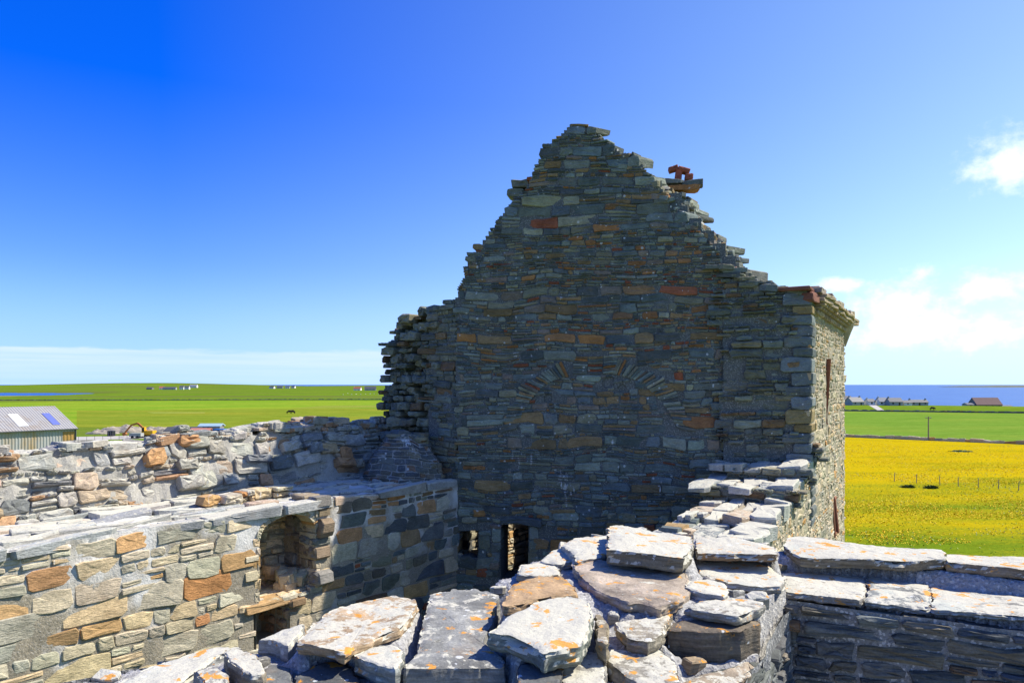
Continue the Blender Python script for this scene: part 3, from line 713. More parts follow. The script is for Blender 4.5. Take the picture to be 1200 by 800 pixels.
PF.bed(pm, -3.5, 11.6, -.1, 1.7, inP, .07, -.01, .04, .07)
TPt = Face(LO + Ln * (2.3 + lean * 1.3), Ld, (0, 0, 1), V=Ln, seed=77)
for k in range(330):
    u = U(-3.4, 11.4); n_ = U(2.85, 3.6); rubble(pa, LO + Ld * u + Ln * n_ + np.array((0, 0, ptop(u) - .16 - (n_ - 2.85) * .12 + U(-.04, .04))), (U(.25, .7), U(.2, .4), U(.07, .17)), pick(PALE), .93 + U(-.25, .25), .08)
ring = [(-3.5, 2.5), (11.5, 2.5), (11.5, 3.55), (-3.5, 3.55)]
for k in range(15):
    u0 = -3.5 + k; z = min(ptop(u0), ptop(u0 + 1), ptop(u0 + .5)) - .22
    prism(pm, [tuple((LO + Ld * u + Ln * n_)[:2]) for u, n_ in ((u0, 2.92), (u0 + .998, 2.92), (u0 + .998, 3.5), (u0, 3.5))], EYE - 2.35, EYE - 2.3 + z)
BP = Face(LO + Ln * 3.55 + Ld * 11.5 + np.array((0, 0, 2.3)), -Ld, Ln, seed=78)   # outer face
BP.lay(pa, courses(0, 15, -5.2, -1., .12, .34, (1.2, 3.2), .2), lambda u, v: v + 2.3 < ptop(11.5 - u) - .2, PALE, .016, (0, .04), .3, .015)
pa.build('parapet', M['leftp'], LW); pm.build('parapet_mortar', M['mort_p'], LW)
# pointed mound of thin slabs in the corner under the broken end
cm, cmm = MB(), MB()
mc = np.array((-2.62, 18.25, EYE - 2.36))
class Cone(Face):
    def w(s, q):
        q = np.asarray(q, float); v = q[:, 1]; rad = 1.0 * (1 - .62 * np.clip(v / 1.0, 0, 1.2) ** 1.6) * (1 + .15 * fbm(np.c_[q[:, 0] * 1.5, v * 2, np.zeros(len(v))], 3, 5)) + q[:, 2]
        a = math.radians(-175) + q[:, 0]; return mc + np.c_[rad * np.cos(a) * 1.0, rad * np.sin(a) * .8, v * 1.12 + .08 * np.sin(q[:, 0] * 1.3 + .4) + .04 * fbm(np.c_[q[:, 0] * 2.2, v * 1.2, np.ones(len(v))], 2, 8)]
CN = Cone((0, 0, 0), (1, 0, 0), (0, 1, 0))
v = 0.
while v < 1.0:
    h = U(.05, .13); u = U(-.1, 0)
    while u < 3.1:
        w = U(.16, .42) / (1 - .5 * v); CN.stone(cm, outline(u + .015, u + w - .015, v + .009, v + h - .009), U(.015, .04), .25, .008, pick(DARK), .01); u += w
    v += h
us = np.linspace(-.1, 3.3, 40); vs = np.linspace(-.05, 1.05, 22)
g = np.array([(u, v, -.0) for v in vs for u in us]); g[:, 2] = .004 + .012 * fbm(np.c_[g[:, :2] * 6, np.zeros(len(g))], 3)
cmm.add(CN.w(g), [(j * 40 + i, j * 40 + i + 1, (j + 1) * 40 + i + 1, (j + 1) * 40 + i) for j in range(21) for i in range(39)], (.5, .5, .5, 0))
for k in range(40): rubble(cm, mc + np.array((U(-.35, .4), U(-.3, .2), U(.9, 1.14))), (U(.25, .45), U(.2, .35), U(.05, .1)), pick(GREYR), U(-.5, .5), .1)
o = cm.build('slab_mound', M['gable'], LW); o['label'] = 'pointed mound of thin slabs with pale joints'; cmm.build('mound_mortar', M['mort_m'], o)

# ------------------------------------------------------------------ foreground parapet: coping stones traced one by one, each with its own height and thickness
FGW = thing('foreground_parapet', 'near parapet of lichen covered coping slabs bedded in pebbly mortar', 'parapet', (.3, 4, EYE - 2.2))
def dp(px, py, d): Y = d * F / (py - HY); return ((px - HX) / F * Y, Y)
TN, GR, WH, DK, BR = (.42, .30, .175), (.31, .31, .285), (.40, .40, .375), (.17, .175, .165), (.27, .19, .11)
FS = [  # top outline in photo pixels, drop below the eye, thickness, colour, lichen
 ([(347, 752), (368, 728), (390, 713), (430, 703), (462, 697), (480, 699), (490, 706), (484, 722), (470, 736), (440, 747), (412, 760), (404, 766)], 1.17, .055, (.50, .36, .22), .5),
 ([(503, 700), (534, 694), (560, 693), (585, 698), (577, 726), (566, 750), (593, 769), (592, 777), (472, 780), (488, 764), (494, 735)], 1.2, .16, GR, .33),
 ([(415, 768), (433, 757), (460, 753), (475, 762), (474, 777), (464, 788), (440, 780)], 1.2, .09, (.3, .31, .28), .7),
 ([(571, 739), (595, 720), (632, 705), (667, 699), (690, 707), (695, 720), (687, 748), (680, 756), (637, 764), (620, 753), (598, 742)], 1.1, .085, (.24, .26, .22), 1.0),
 ([(590, 708), (599, 684), (632, 673), (659, 672), (675, 687), (676, 696), (637, 700), (605, 707)], 1.09, .07, (.46, .31, .17), .12),
 ([(606, 673), (610, 661), (630, 657), (652, 659), (659, 673), (632, 676)], 1.14, .05, (.4, .36, .28), .6),
 ([(631, 656), (650, 645), (671, 642), (672, 657), (655, 660)], 1.13, .05, WH, .9),
 ([(656, 637), (675, 629), (710, 626), (724, 630), (716, 648), (700, 655), (677, 660), (671, 648)], 1.08, .1, WH, .95),
 ([(711, 646), (714, 616), (730, 614), (762, 619), (811, 625), (813, 640), (802, 655), (755, 651)], .99, .09, (.22, .2, .15), .95),
 ([(671, 661), (700, 658), (760, 664), (806, 672), (808, 690), (800, 698), (772, 707), (752, 701), (735, 702), (720, 696), (705, 692), (690, 683), (677, 673)], 1.1, .06, (.50, .41, .31), .2),
 ([(814, 628), (862, 628), (909, 641), (911, 652), (880, 650), (816, 646)], 1.05, .05, (.27, .19, .12), .95),
 ([(815, 657), (822, 650), (880, 655), (905, 664), (921, 676), (916, 687), (880, 686), (853, 682), (822, 672)], 1.15, .045, (.36, .34, .29), .62),
 ([(801, 689), (807, 680), (831, 678), (851, 683), (855, 692), (848, 698), (825, 695)], 1.11, .055, WH, .85),
 ([(802, 710), (817, 704), (854, 698), (896, 704), (894, 711), (863, 723), (833, 719)], 1.13, .05, (.38, .36, .3), .55),
 ([(781, 737), (796, 727), (850, 727), (888, 727), (893, 732), (868, 740), (820, 741)], 1.19, .16, (.2, .165, .12), .12),
 ([(720, 728), (745, 724), (790, 716), (783, 726), (776, 742), (760, 751), (735, 745)], 1.17, .07, (.40, .35, .26), .5),
 ([(705, 766), (720, 760), (772, 756), (792, 774), (797, 800), (760, 806), (730, 790)], 1.24, .11, (.38, .35, .28), .5),
 ([(655, 780), (685, 763), (708, 762), (708, 805), (660, 812)], 1.23, .12, (.36, .34, .29), .55),
 ([(606, 778), (630, 772), (660, 782), (656, 812), (606, 812)], 1.21, .18, DK, .1),
 ([(697, 716), (704, 716), (713, 730), (711, 757), (700, 752)], 1.14, .1, (.4, .33, .22), .3),
 ([(797, 800), (819, 790), (850, 786), (879, 775), (880, 790), (840, 812), (806, 812)], 1.33, .1, (.42, .34, .24), .4),
 ([(302, 749), (330, 737), (358, 730), (352, 741), (338, 757), (322, 750)], 1.24, .1, WH, .75),
 ([(262, 763), (276, 759), (300, 768), (312, 789), (297, 793), (270, 777)], 1.22, .09, (.35, .30, .22), .55),
 ([(228, 787), (250, 779), (272, 794), (262, 806), (240, 802)], 1.24, .08, (.33, .31, .27), .5),
 ([(130, 806), (160, 786), (200, 770), (250, 755), (284, 755), (258, 764), (240, 778), (222, 792), (200, 812)], 1.3, .06, (.36, .37, .36), .7),
 ([(345, 790), (385, 772), (408, 777), (425, 800), (400, 815), (350, 815)], 1.27, .1, DK, .15),
 ([(425, 800), (450, 796), (470, 798), (470, 815), (425, 815)], 1.28, .08, DK, .2),
 ([(290, 802), (318, 778), (340, 780), (345, 806)], 1.27, .09, DK, .2),
 # right-hand length: upper and lower coping
 ([(917, 638), (922, 631), (937, 628), (970, 632), (1000, 637), (1106, 644), (1107, 655), (1050, 656), (975, 652), (937, 650)], 1.1, .065, (.24, .21, .15), .88),
 ([(1108, 645), (1215, 653), (1320, 663), (1320, 681), (1215, 668), (1108, 656)], 1.1, .065, (.24, .2, .15), .9),
 ([(918, 672), (924, 668), (1012, 675), (1016, 690), (1010, 703), (960, 698), (921, 694), (915, 684)], 1.235, .045, (.35, .32, .27), .6),
 ([(1015, 676), (1090, 684), (1091, 698), (1089, 711), (1050, 707), (1013, 704), (1018, 690)], 1.245, .03, (.30, .31, .29), .5),
 ([(1092, 684), (1200, 698), (1330, 716), (1330, 741), (1200, 722), (1092, 711)], 1.24, .035, (.33, .32, .28), .6),
]
def fine_stone(top, drop, th, col, lich, seed, hint=None):
    """a coping slab: fine outline, laminated sides, worn top"""
    P2 = np.array([dp(x, y, drop) for x, y in top])
    ar_ = sum(P2[i][0] * P2[(i + 1) % len(P2)][1] - P2[(i + 1) % len(P2)][0] * P2[i][1] for i in range(len(P2)))
    if ar_ < 0: P2 = P2[::-1]
    # resample and soften the outline
    pts = []
    for i in range(len(P2)):
        a, b = P2[i], P2[(i + 1) % len(P2)]; n = max(2, int(np.linalg.norm(b - a) / .014))
        pts += [a + (b - a) * k / n for k in range(n)]
    p = np.array(pts)
    for _ in range(1): p = .5 * p + .25 * np.roll(p, 1, 0) + .25 * np.roll(p, -1, 0)
    tan = np.roll(p, -1, 0) - np.roll(p, 1, 0); nr = np.c_[tan[:, 1], -tan[:, 0]]; nr /= np.linalg.norm(nr, axis=1, keepdims=True)
    p = p + nr * (.006 * fbm(np.c_[p * 8, np.full(len(p), seed)], 2, seed) + .006 * fbm(np.c_[p * 38, np.full(len(p), seed)], 3, seed + 1))[:, None]
    cen = p.mean(0); k = len(p); z1 = EYE - drop
    rows = []; NS, NT_ = 6, 10
    tx, ty = math.sin(seed * 1.7) * .025, math.cos(seed * 2.3) * .03
    def ztop(q): return z1 + .008 * fbm(np.c_[q * 4, np.full(len(q), seed * 3.1)], 3, seed + 3) + .004 * np.abs(fbm(np.c_[q * 17, np.full(len(q), seed * 1.1)], 4, seed + 4)) + (q[:, 0] - cen[0]) * tx + (q[:, 1] - cen[1]) * ty
    for j in range(NS):                               # sides from the bottom up, in beds
        t = j / (NS - 1); off = .008 * fbm(np.c_[p * 5, np.full(len(p), t * 2.5 + seed)], 3, seed + 7) + .007 * fbm(np.c_[p * 26, np.full(len(p), t * 7 + seed)], 3, seed + 9) - (.003 if j == NS - 1 else 0) - (.01 if j == 0 else 0)
        q = p + nr * off[:, None]; zz = ztop(q) - th * (1 - t) - (.003 if j == NS - 1 else 0) + .006 * fbm(np.c_[q * 7, np.full(len(q), j * 1.3)], 3, seed) * (0 < j < NS - 1)
        if j >= NS - 3:
            ch = np.maximum(0, fbm(np.c_[p * 9, np.full(len(p), seed * 2.2)], 3, seed + 21) - .22) * (.016, .04, .075)[j - NS + 3]
            q = q - nr * ch[:, None]; zz = zz - ch * .45
        rows.append(np.c_[q, zz])
    for j in range(NT_):
        s_ = 1 - (j + .35) / (NT_ + .2); q = cen + (p - cen) * s_
        edge = -.006 * (j == 0); zz = ztop(q) + edge
        rows.append(np.c_[q, zz])
    v = np.concatenate(rows + [np.array([[*cen, ztop(cen[None])[0]]])]); f = []
    nr_ = NS + NT_
    for r in range(nr_ - 1):
        for i in range(k):
            a, b = r * k + i, r * k + (i + 1) % k; f.append((a, b, b + k, a + k))
    f += [((nr_ - 1) * k + i, (nr_ - 1) * k + (i + 1) % k, nr_ * k) for i in range(k)]
    f.append(tuple(range(k))[::-1])
    m = MB(); m.add(v, f, (*[x * .78 for x in col], lich)); return m, p
foot = []
for i, (top, d, th, col, lich) in enumerate(FS):
    m, p = fine_stone(top, d, th, col, lich, i + 2)
    o = m.build('coping_stone', M['fg'], FGW, smooth=True); foot.append((p, EYE - d - th))
    me = o.data
    try: me.set_sharp_from_angle(angle=math.radians(38))
    except Exception: pass
# mortar mass as a height field that rises round the stones
near = [(-2.6, 2.75), (-1.5, 2.85), (-.75, 2.95), (-.46, 3.12), (-.05, 3.12), (.02, 3.0), (.2, 2.95), (.5, 2.95), (.78, 3.02), (.96, 3.2), (1.08, 3.46), (1.2, 3.6), (1.3, 3.85), (1.5, 4.22), (1.66, 4.42)]
right = [(1.76, 4.44), (2.81, 3.98), (4.44, 3.28), (4.7, 3.9), (3.0, 4.62), (1.9, 5.15), (1.2, 5.75)]
farb = [(.86, 5.85), (.38, 5.25), (.12, 4.86), (-.1, 4.5), (-.35, 4.15), (-.55, 4.05), (-1.0, 3.75), (-1.2, 3.68), (-1.65, 3.58), (-2.6, 2.9)]
poly = np.array(near + right + farb)
def inpoly(pg, q):
    x, y = q[:, 0], q[:, 1]; r = np.zeros(len(q), bool); n = len(pg)
    for i in range(n):
        x1, y1 = pg[i]; x2, y2 = pg[(i + 1) % n]
        c = ((y1 > y) != (y2 > y)) & (x < (x2 - x1) * (y - y1) / (y2 - y1 + 1e-12) + x1); r ^= c
    return r
st_ = .02
xs = np.arange(-2.7, 4.8, st_); ys = np.arange(2.65, 6, st_); nx = len(xs)
g = np.array([(x, y) for y in ys for x in xs]); ok = inpoly(poly, g)
idx = np.where(ok)[0]; q = g[idx]
num = np.zeros(len(q)); den = np.zeros(len(q)); cap = np.full(len(q), 99.); dmin = np.full(len(q), 9.)
for p, zb in foot:
    d = np.full(len(q), 9.); pp = p[::2]
    sel = (np.abs(q - p.mean(0)).max(1) < np.ptp(p, axis=0).max() * .5 + .9)
    dd = np.sqrt(((q[sel][:, None, :] - pp[None]) ** 2).sum(2)).min(1); ins = inpoly(p, q[sel]); dd[ins] = 0
    d[sel] = dd; w = 1 / (d + .015) ** 2.2; num += w * (zb + .012); den += w
    dmin = np.minimum(dmin, d)
    cap = np.where(d < .02, np.minimum(cap, zb + .03), cap)
z = num / den - .006 + .018 * fbm(np.c_[q * 6, np.zeros(len(q))], 4, 5) + .006 * fbm(np.c_[q * 40, np.zeros(len(q))], 2, 9)
z = np.minimum(z, cap)
# keep the bed from rising between stones of very different height
zz = np.full(len(g), np.nan); zz[idx] = z
fgm = MB(); mp = -np.ones(len(g), int); mp[idx] = np.arange(len(idx)); f = []; edges = {}
gx = nx
for j in range(len(ys) - 1):
    for i in range(nx - 1):
        a = j * gx + i
        if ok[a] and ok[a + 1] and ok[a + gx] and ok[a + gx + 1]: f.append((mp[a], mp[a + 1], mp[a + gx + 1], mp[a + gx]))
cnt = {}
for fc in f:
    for k in range(4):
        e = (fc[k], fc[(k + 1) % 4]); cnt[e] = 1
sk = []; vv = [tuple(x) for x in np.c_[q, z]]; low = {}
for (a, b) in list(cnt):
    if (b, a) not in cnt:
        for t in (a, b):
            if t not in low: low[t] = len(vv); vv.append((q[t][0], q[t][1], EYE - 2.6))
        sk.append((b, a, low[a], low[b]))
fgm.add(np.array(vv), f + sk, (.4, .4, .4, 0))
fgm.build('mortar_bed', M['mort_f'], FGW, smooth=True)
k = 0                                                  # small stones bedded in the mortar between the copings
for t in range(6000):
    if k > 70: break
    i = R.randrange(len(q)); x, y = q[i]
    if y < 3.05 or dmin[i] < .05: continue
    bd = MB(); rubble(bd, (x, y, z[i] + U(-.015, .012)), (U(.06, .16), U(.05, .11), U(.03, .07)), pick([(3, (.32, .3, .25), .2, .6), (2, (.36, .27, .17), .2, .3), (2, (.2, .2, .18), .2, .4)]), None, .25); k += 1
    dmin[np.hypot(q[:, 0] - x, q[:, 1] - y) < .1] = 0
    bd.build('bedding_stone', M['fg'], FGW)
# faced stones on the near side and on the inner side of the right-hand length
ff = MB(); ffm = MB()
def seg_face(a, b, ztop_, cells_h, table, zb=-2.5, joint=.012, seed=80, dout=(.005, .03)):
    a = np.array((*a, EYE)); b = np.array((*b, EYE)); d = b - a; L = np.linalg.norm(d); d /= L; n = np.array((d[1], -d[0], 0)); a = a + n * .035
    fc = Face(a, d, n, seed=seed, warp=.02, wfreq=2.)
    fc.lay(ff, courses(0, L, zb, ztop_, *cells_h, (1.6, 4.4), .25, 1., .5), lambda u, v: -.1 < u < L + .06 and v < ztop_ - .03, table, joint, dout, .2, .009, rough=.012, jo=2.2)
    fc.bed(ffm, -.05, L + .05, zb - .3, ztop_ - .01, lambda u, v: True, .03, -.006, .01, 0)
seg_face((1.66, 4.365), (4.4, 3.2), -1.275, (.055, .12), DARK, seed=81)
for i in range(2, len(near) - 1):
    seg_face(near[i], near[i + 1], -1.34, (.06, .14), DARK, seed=82 + i)
ff.build('inner_face_stone', M['fgface'], FGW)
fo = MB(); ff = fo
pg = farb[::-1] + []
for a_2, b_2 in zip(farb, farb[1:]): seg_face(a_2, b_2, -1.36, (.07, .18), GREY, zb=-3.4, joint=.014, seed=95)
fo.build('outer_face_stone', M['fgface'], FGW)
ffm.build('face_mortar', M['mort_w'], FGW, smooth=True)
# body of the turret below the parapet and the floor the viewer stands on
tb = MB()
prism(tb, [(-3, -3), (4.4, -3), (4.4, 3.25), (1.7, 4.38), (1.9, 5.1), (.86, 5.8), (-1.2, 3.65), (-3, 2.6)], 0, EYE - 2.5)
tw = tb.build('turret_base', M['mort_f'], FGW)

# ------------------------------------------------------------------ ground, sea
def ground_mat():
    s = NT('grass_ground'); s.b.inputs['Specular IOR Level'].default_value = .0
    n1 = s.noise(.011, 5, .55, s.co((1, 1, 1))); n2 = s.noise(.16, 5, .65, s.co((1, .45, 1))); n3 = s.noise(2.2, 4, .7); n4 = s.noise(.0035, 3, .5, s.co((.5, 2.5, 1)))
    col = s.mix(s.mr(n1, .4, .62), (.13, .23, .016), (.19, .27, .024))
    col = s.mix(s.mr(n2, .4, .75), col, (.10, .155, .012))
    col = s.mix(s.mr(n4, .5, .58), col, (.14, .17, .035))
    col = s.mix(s.mr(n3, .3, .7, 0, .5), col, (.055, .10, .008))
    return s.done(col, s.bump(n3, .6, .15))
def field_mat(name, c1, c2, c3=None, f3=0., sc=1.):
    s = NT(name); s.b.inputs['Specular IOR Level'].default_value = .0
    n1 = s.noise(.05 * sc, 6, .62, s.co((1, 2.4, 1))); n2 = s.noise(.5 * sc, 5, .7, s.co((.6, 1.6, 1))); n3 = s.noise(3., 5, .75)
    n0 = s.noise(.011, 5, .6, s.co((1, 2.2, 1), (3, 7, 0)))
    col = s.mix(s.mr(n1, .38, .62), c1, c2); col = s.mix(s.mr(n0, .45, .62, 0, .6), col, (c2[0] * 1.35, c2[1] * 1.02, c2[2])); col = s.mix(s.mr(n2, .4, .72, 0, .7), col, tuple(x * .62 for x in c1))
    if c3:
        f = s.math('ADD', s.math('ADD', s.math('MULTIPLY', n1, .45), s.math('MULTIPLY', n2, .3)), s.math('MULTIPLY', n3, .35))
        geo = s.n('ShaderNodeNewGeometry'); z = s.n('ShaderNodeSeparateXYZ'); s.l(geo.outputs['Position'], z.inputs[0])
        big = s.noise(.05, 4, .6, s.co((.35, 1.6, 1), (4, 2, 0))); f = s.math('ADD', f, s.math('MULTIPLY', s.math('SUBTRACT', big, .5), .75))
        f = s.math('ADD', f, s.mr(z.outputs[1], 50, 125, -.16, .15))
        col = s.mix(s.mr(f, f3 + .03, f3 + .34, 0, .8), col, c3)
    col = s.mix(s.mr(n3, .3, .62, .55, 0), col, tuple(x * .4 for x in c1))
    return s.done(col, s.bump(n3, .7, .12))
SEA_Z = -3.0
def land_z(x, y):
    D = np.hypot(x, y); a = x / np.maximum(y, 1e-3)
    far = np.where(y > 0, 1., 1.)
    z = 1.5 * np.clip((D - 600) / 900, 0, 1) + 2.2 * fbm(np.c_[x * .0012, y * .0012, np.zeros(len(x))], 3, 4) * np.clip((D - 500) / 900, 0, 1)
    # right of the gable the land ends at the shore
    shore = np.interp(a, [-.25, .05, .2, .45, .7, 1.2], [6500, 2500, 560, 545, 530, 520]) * (1 + .03 * fbm(np.c_[a * 12, a * 3, np.zeros(len(x))], 3, 2))
    shore = np.where(y <= 0, 2500, shore)
    z = z - np.clip((D - shore) / 40, 0, 1) * 9
    # bay on the left
    inner_ = np.interp(a, [-.85, -.69, -.62, -.56, -.53], [880, 930, 1060, 1250, 1500]); outer_ = np.interp(a, [-.85, -.69, -.62, -.56, -.53], [1850, 1750, 1650, 1560, 1500])
    bay = np.clip(np.minimum(D - inner_, outer_ - D) / 40, 0, 1) * (a < -.53) * (y > 0)
    z = z - 9 * bay
    # low hill behind the bay, rising land on the far left shore
    hx, hy = -1700, 3300
    z = z + 17 * np.exp(-(((x - hx) / 520) ** 2 + ((y - hy) / 450) ** 2)) + 7 * np.exp(-(((x + 1150) / 420) ** 2 + ((y - 3200) / 300) ** 2)) + 9 * np.exp(-(((x + 620) / 500) ** 2 + ((y - 3900) / 400) ** 2))
    return z
az = np.concatenate([np.radians(np.linspace(-44, 44, 177)), np.radians(np.linspace(50, 310, 40))])
rr = np.concatenate([[.5], np.geomspace(3, 7500, 170)])
px_ = np.array([(r * math.sin(t), r * math.cos(t)) for r in rr for t in az]); zl = land_z(px_[:, 0], px_[:, 1])
na = len(az); lnd = MB()
lnd.add(np.c_[px_, zl], [(j * na + i, j * na + (i + 1) % na, (j + 1) * na + (i + 1) % na, (j + 1) * na + i) for j in range(len(rr) - 1) for i in range(na)], (.1, .2, .02, 0))
kind(lnd.build('ground', ground_mat(), smooth=True), 'structure')
def sea_mat():
    s = NT('sea_water'); s.b.inputs['Roughness'].default_value = .4; s.b.inputs['Specular IOR Level'].default_value = .22
    n = s.noise(.02, 4, .6, s.co((1, 3, 1))); n2 = s.noise(.25, 4, .6)
    return s.done(s.mix(s.mr(n, .4, .6), (.02, .085, .30), (.035, .12, .37)), s.bump(n2, .35, .8))
sea = MB(); k = 96; sea.add([(70000 * math.sin(t) * 1., 70000 * math.cos(t), SEA_Z) for t in np.linspace(0, 2 * math.pi, k, endpoint=False)], [tuple(range(k))[::-1]])
kind(sea.build('sea', sea_mat()), 'structure')
def gpx(px, py): D = EYE * F / (py - HY); return np.array(((px - HX) / F * D, D, 0.))
def sheet(name, pix, mat, z, world=False):
    p = [tuple(gpx(*q)[:2]) if not world else q for q in pix]
    m = MB(); n = 6; m.add([(x, y, z) for x, y in p], [tuple(range(len(p)))]); return kind(m.build(name, mat), 'structure')
FY = field_mat('buttercup_grass', (.15, .225, .012), (.22, .28, .02), (.62, .41, .004), .34)
FGm = field_mat('meadow_grass', (.15, .27, .03), (.20, .32, .045))
FL = field_mat('bright_pasture_grass', (.17, .31, .02), (.25, .36, .035), sc=.35)
FP = field_mat('rough_pasture_grass', (.20, .245, .04), (.24, .28, .055), sc=.3)
sheet('buttercup_field', [(700, 800), (2200, 860), (1600, 545), (1200, 520), (985, 511.5), (700, 503)], FY, .02)
sheet('meadow_field', [(800, 508), (985, 511.2), (1200, 519.4), (1600, 535), (1600, 488), (1200, 484.4), (990, 481.5), (800, 480)], FGm, .02)
sheet('pasture_field', [(90, 500), (470, 500), (470, 469), (-200, 469.5), (-700, 480), (-700, 500)], FL, .02)
sheet('olive_field', [(90, 500.5), (460, 500.5), (460, 478), (250, 479.5), (90, 481)], field_mat('rushy_grass', (.17, .235, .02), (.25, .31, .035), sc=.8), .03)
sheet('lime_field', [(180, 484.3), (240, 484.2), (240, 482.6), (172, 482.7)], field_mat('mown_grass', (.24, .30, .05), (.28, .33, .06)), .05)
sheet('lime_field', [(340, 478.5), (470, 477.2), (470, 474.2), (380, 475.2)], field_mat('mown_grass', (.22, .29, .04), (.26, .32, .05)), .05)
sheet('rough_field', [(-900, 468.5), (470, 468), (470, 461.5), (150, 462.5), (-50, 464), (-900, 465)], FP, .03)
TR = plain('gravel_track_surface', (.42, .39, .34), .95, .2, .4)
sheet('gravel_track', [(60, 516.5), (150, 514.5), (232, 511.5), (300, 508.5), (300, 506.5), (232, 508.5), (150, 510.5), (60, 512.5)], TR, .05)
sheet('gravel_path', [(378, 500.5), (405, 497.5), (430, 494), (455, 492), (460, 497), (425, 499.5)], TR, .05)
sheet('shore_road', [(1018, 474.6), (1027, 474.6), (1036, 480.5), (1028, 480.5)], TR, .06)

def scatter(name, n, d0, d1, a0, a1, size, h, col, mat, thr, seed, blades=False):
    rs = np.random.RandomState(seed); D = np.exp(rs.uniform(math.log(d0), math.log(d1), n)); a_ = rs.uniform(a0, a1, n)
    x, y = a_ * D, D; f = fbm(np.c_[x * .09, y * .16, np.zeros(n)], 4, seed) + rs.uniform(-.5, .5, n); k = f > thr; x, y = x[k], y[k]; n = len(x)
    t = rs.uniform(0, math.pi, n); sz = size * rs.uniform(.5, 1.4, n); dx, dy = sz * np.cos(t) / 2, sz * np.sin(t) / 2
    z0 = h * rs.uniform(.5, 1.1, n)
    if blades:
        lx, ly = rs.uniform(-.12, .12, n), rs.uniform(-.12, .12, n)
        v = np.stack([np.c_[x - dx, y - dy, 0 * x], np.c_[x + dx, y + dy, 0 * x], np.c_[x + lx + dx * 1.6, y + ly + dy * 1.6, z0], np.c_[x + lx - dx * 1.6, y + ly - dy * 1.6, z0 * .8]], 1)
    else:
        v = np.stack([np.c_[x - dx, y - dy, z0], np.c_[x + dy, y - dx, z0 + .02], np.c_[x + dx, y + dy, z0], np.c_[x - dy, y + dx, z0 + sz * .5]], 1)
    m = MB(); m.add(v.reshape(-1, 3), [tuple(q_) for q_ in np.arange(4 * n).reshape(n, 4)]); return kind(m.build(name, mat), 'stuff')
PET = plain('buttercup_petal', (.72, .49, .004), .8, .12, 1.); GRB = plain('field_grass_blade', (.24, .36, .03), .9, .4, .6); GRP = plain('pale_grass_blade', (.42, .45, .16), .9, .3, .6)
scatter('buttercups', 135000, 36, 172, .18, .88, .12, .06, None, PET, .28, 5)
scatter('field_grass', 40000, 34, 150, .18, .88, .05, .11, None, GRB, .25, 6, True)
scatter('seeding_grass', 27000, 34, 172, .18, .88, .05, .14, None, GRP, .3, 7, True)

# ------------------------------------------------------------------ dykes, fences, poles
def dyke(name, label, a, b, h=1.1, w=.6, tbl=SIDE):
    a, b = gpx(*a), gpx(*b); d = b - a; L = np.linalg.norm(d); d /= L; n = np.array((d[1], -d[0], 0)); m = MB(); u = 0
    while u < L:
        l = U(1.0, 2.4); hh = h * U(.75, 1.15); c = a + d * (u + l / 2)
        rubble(m, c + np.array((0, 0, hh / 2)), (l * 1.1, w, hh), pick(tbl), math.atan2(d[1], d[0]), .03); u += l
    o = m.build(name, M['dyke'], loc=tuple(a)); tag(o, label, 'wall'); return o
M['dyke'] = masonry('drystone', lichen=.3, bump=.5)
dyke('drystone_wall', 'low drystone wall between the yellow buttercup field and the green meadow', (985, 511.6), (1330, 526), .75)
dyke('drystone_wall', 'dark thin drystone wall at the far edge of the green meadow', (985, 481.6), (1330, 485.6), .8, .6, DARK)
dyke('drystone_wall', 'faint distant wall across the green plain on the left', (-30, 469.3), (460, 468.2), .8, .6, DARK)
WOOD = plain('weathered_wood', (.22, .19, .15), .9, .3, 4); METAL = plain('galvanised_metal', (.42, .43, .43), .5, .2, 4, .3)
g0 = gpx(1088, 516); tp = MB(); tp.cyl(g0, g0 + np.array((0, 0, 5.6)), .16, .11, 10)
pole = thing('telegraph_pole', 'single thin telegraph pole beside the wall of the buttercup field', 'pole', tuple(g0))
tp.build('post', WOOD, pole); tp = MB(); tp.bar(g0 + np.array((-.7, 0, 5.25)), g0 + np.array((.7, 0, 5.25)), .12); ca = tp.build('crossarm', WOOD, pole)
for s_ in (-.55, 0, .55):
    i_ = MB(); i_.cyl(g0 + np.array((s_, 0, 5.31)), g0 + np.array((s_, 0, 5.48)), .06, .04, 8); i_.build('insulator', METAL, ca)
def posts(pix, h, grp, lab):
    m = MB(); m.cyl((0, 0, 0), (.02, 0, h), .05, .045, 7); o0 = m.build('fence_post', WOOD)
    for k, (x, y) in enumerate(pix):
        o = o0 if k == 0 else o0.copy()
        if k: C.objects.link(o)
        o.location = gpx(x, y) + np.array((0, 0, -.02)); o.rotation_euler = (U(-.05, .05), U(-.05, .05), 0); tag(o, lab, 'post', grp)
posts([(1074, 566), (1101.5, 568.5), (1123, 570), (1146.5, 571.5), (1170, 573), (1193.5, 575), (1217, 577), (1048, 564)], 1.25, 'fence posts in the buttercup field', 'short wooden fence post in the row crossing the yellow buttercup field')
posts([(92 + 9.5 * k, 517.3 - .52 * k) for k in range(16)], 1.2, 'fence posts along the gravel track', 'small fence post in the row beside the gravel track near the grey shed')
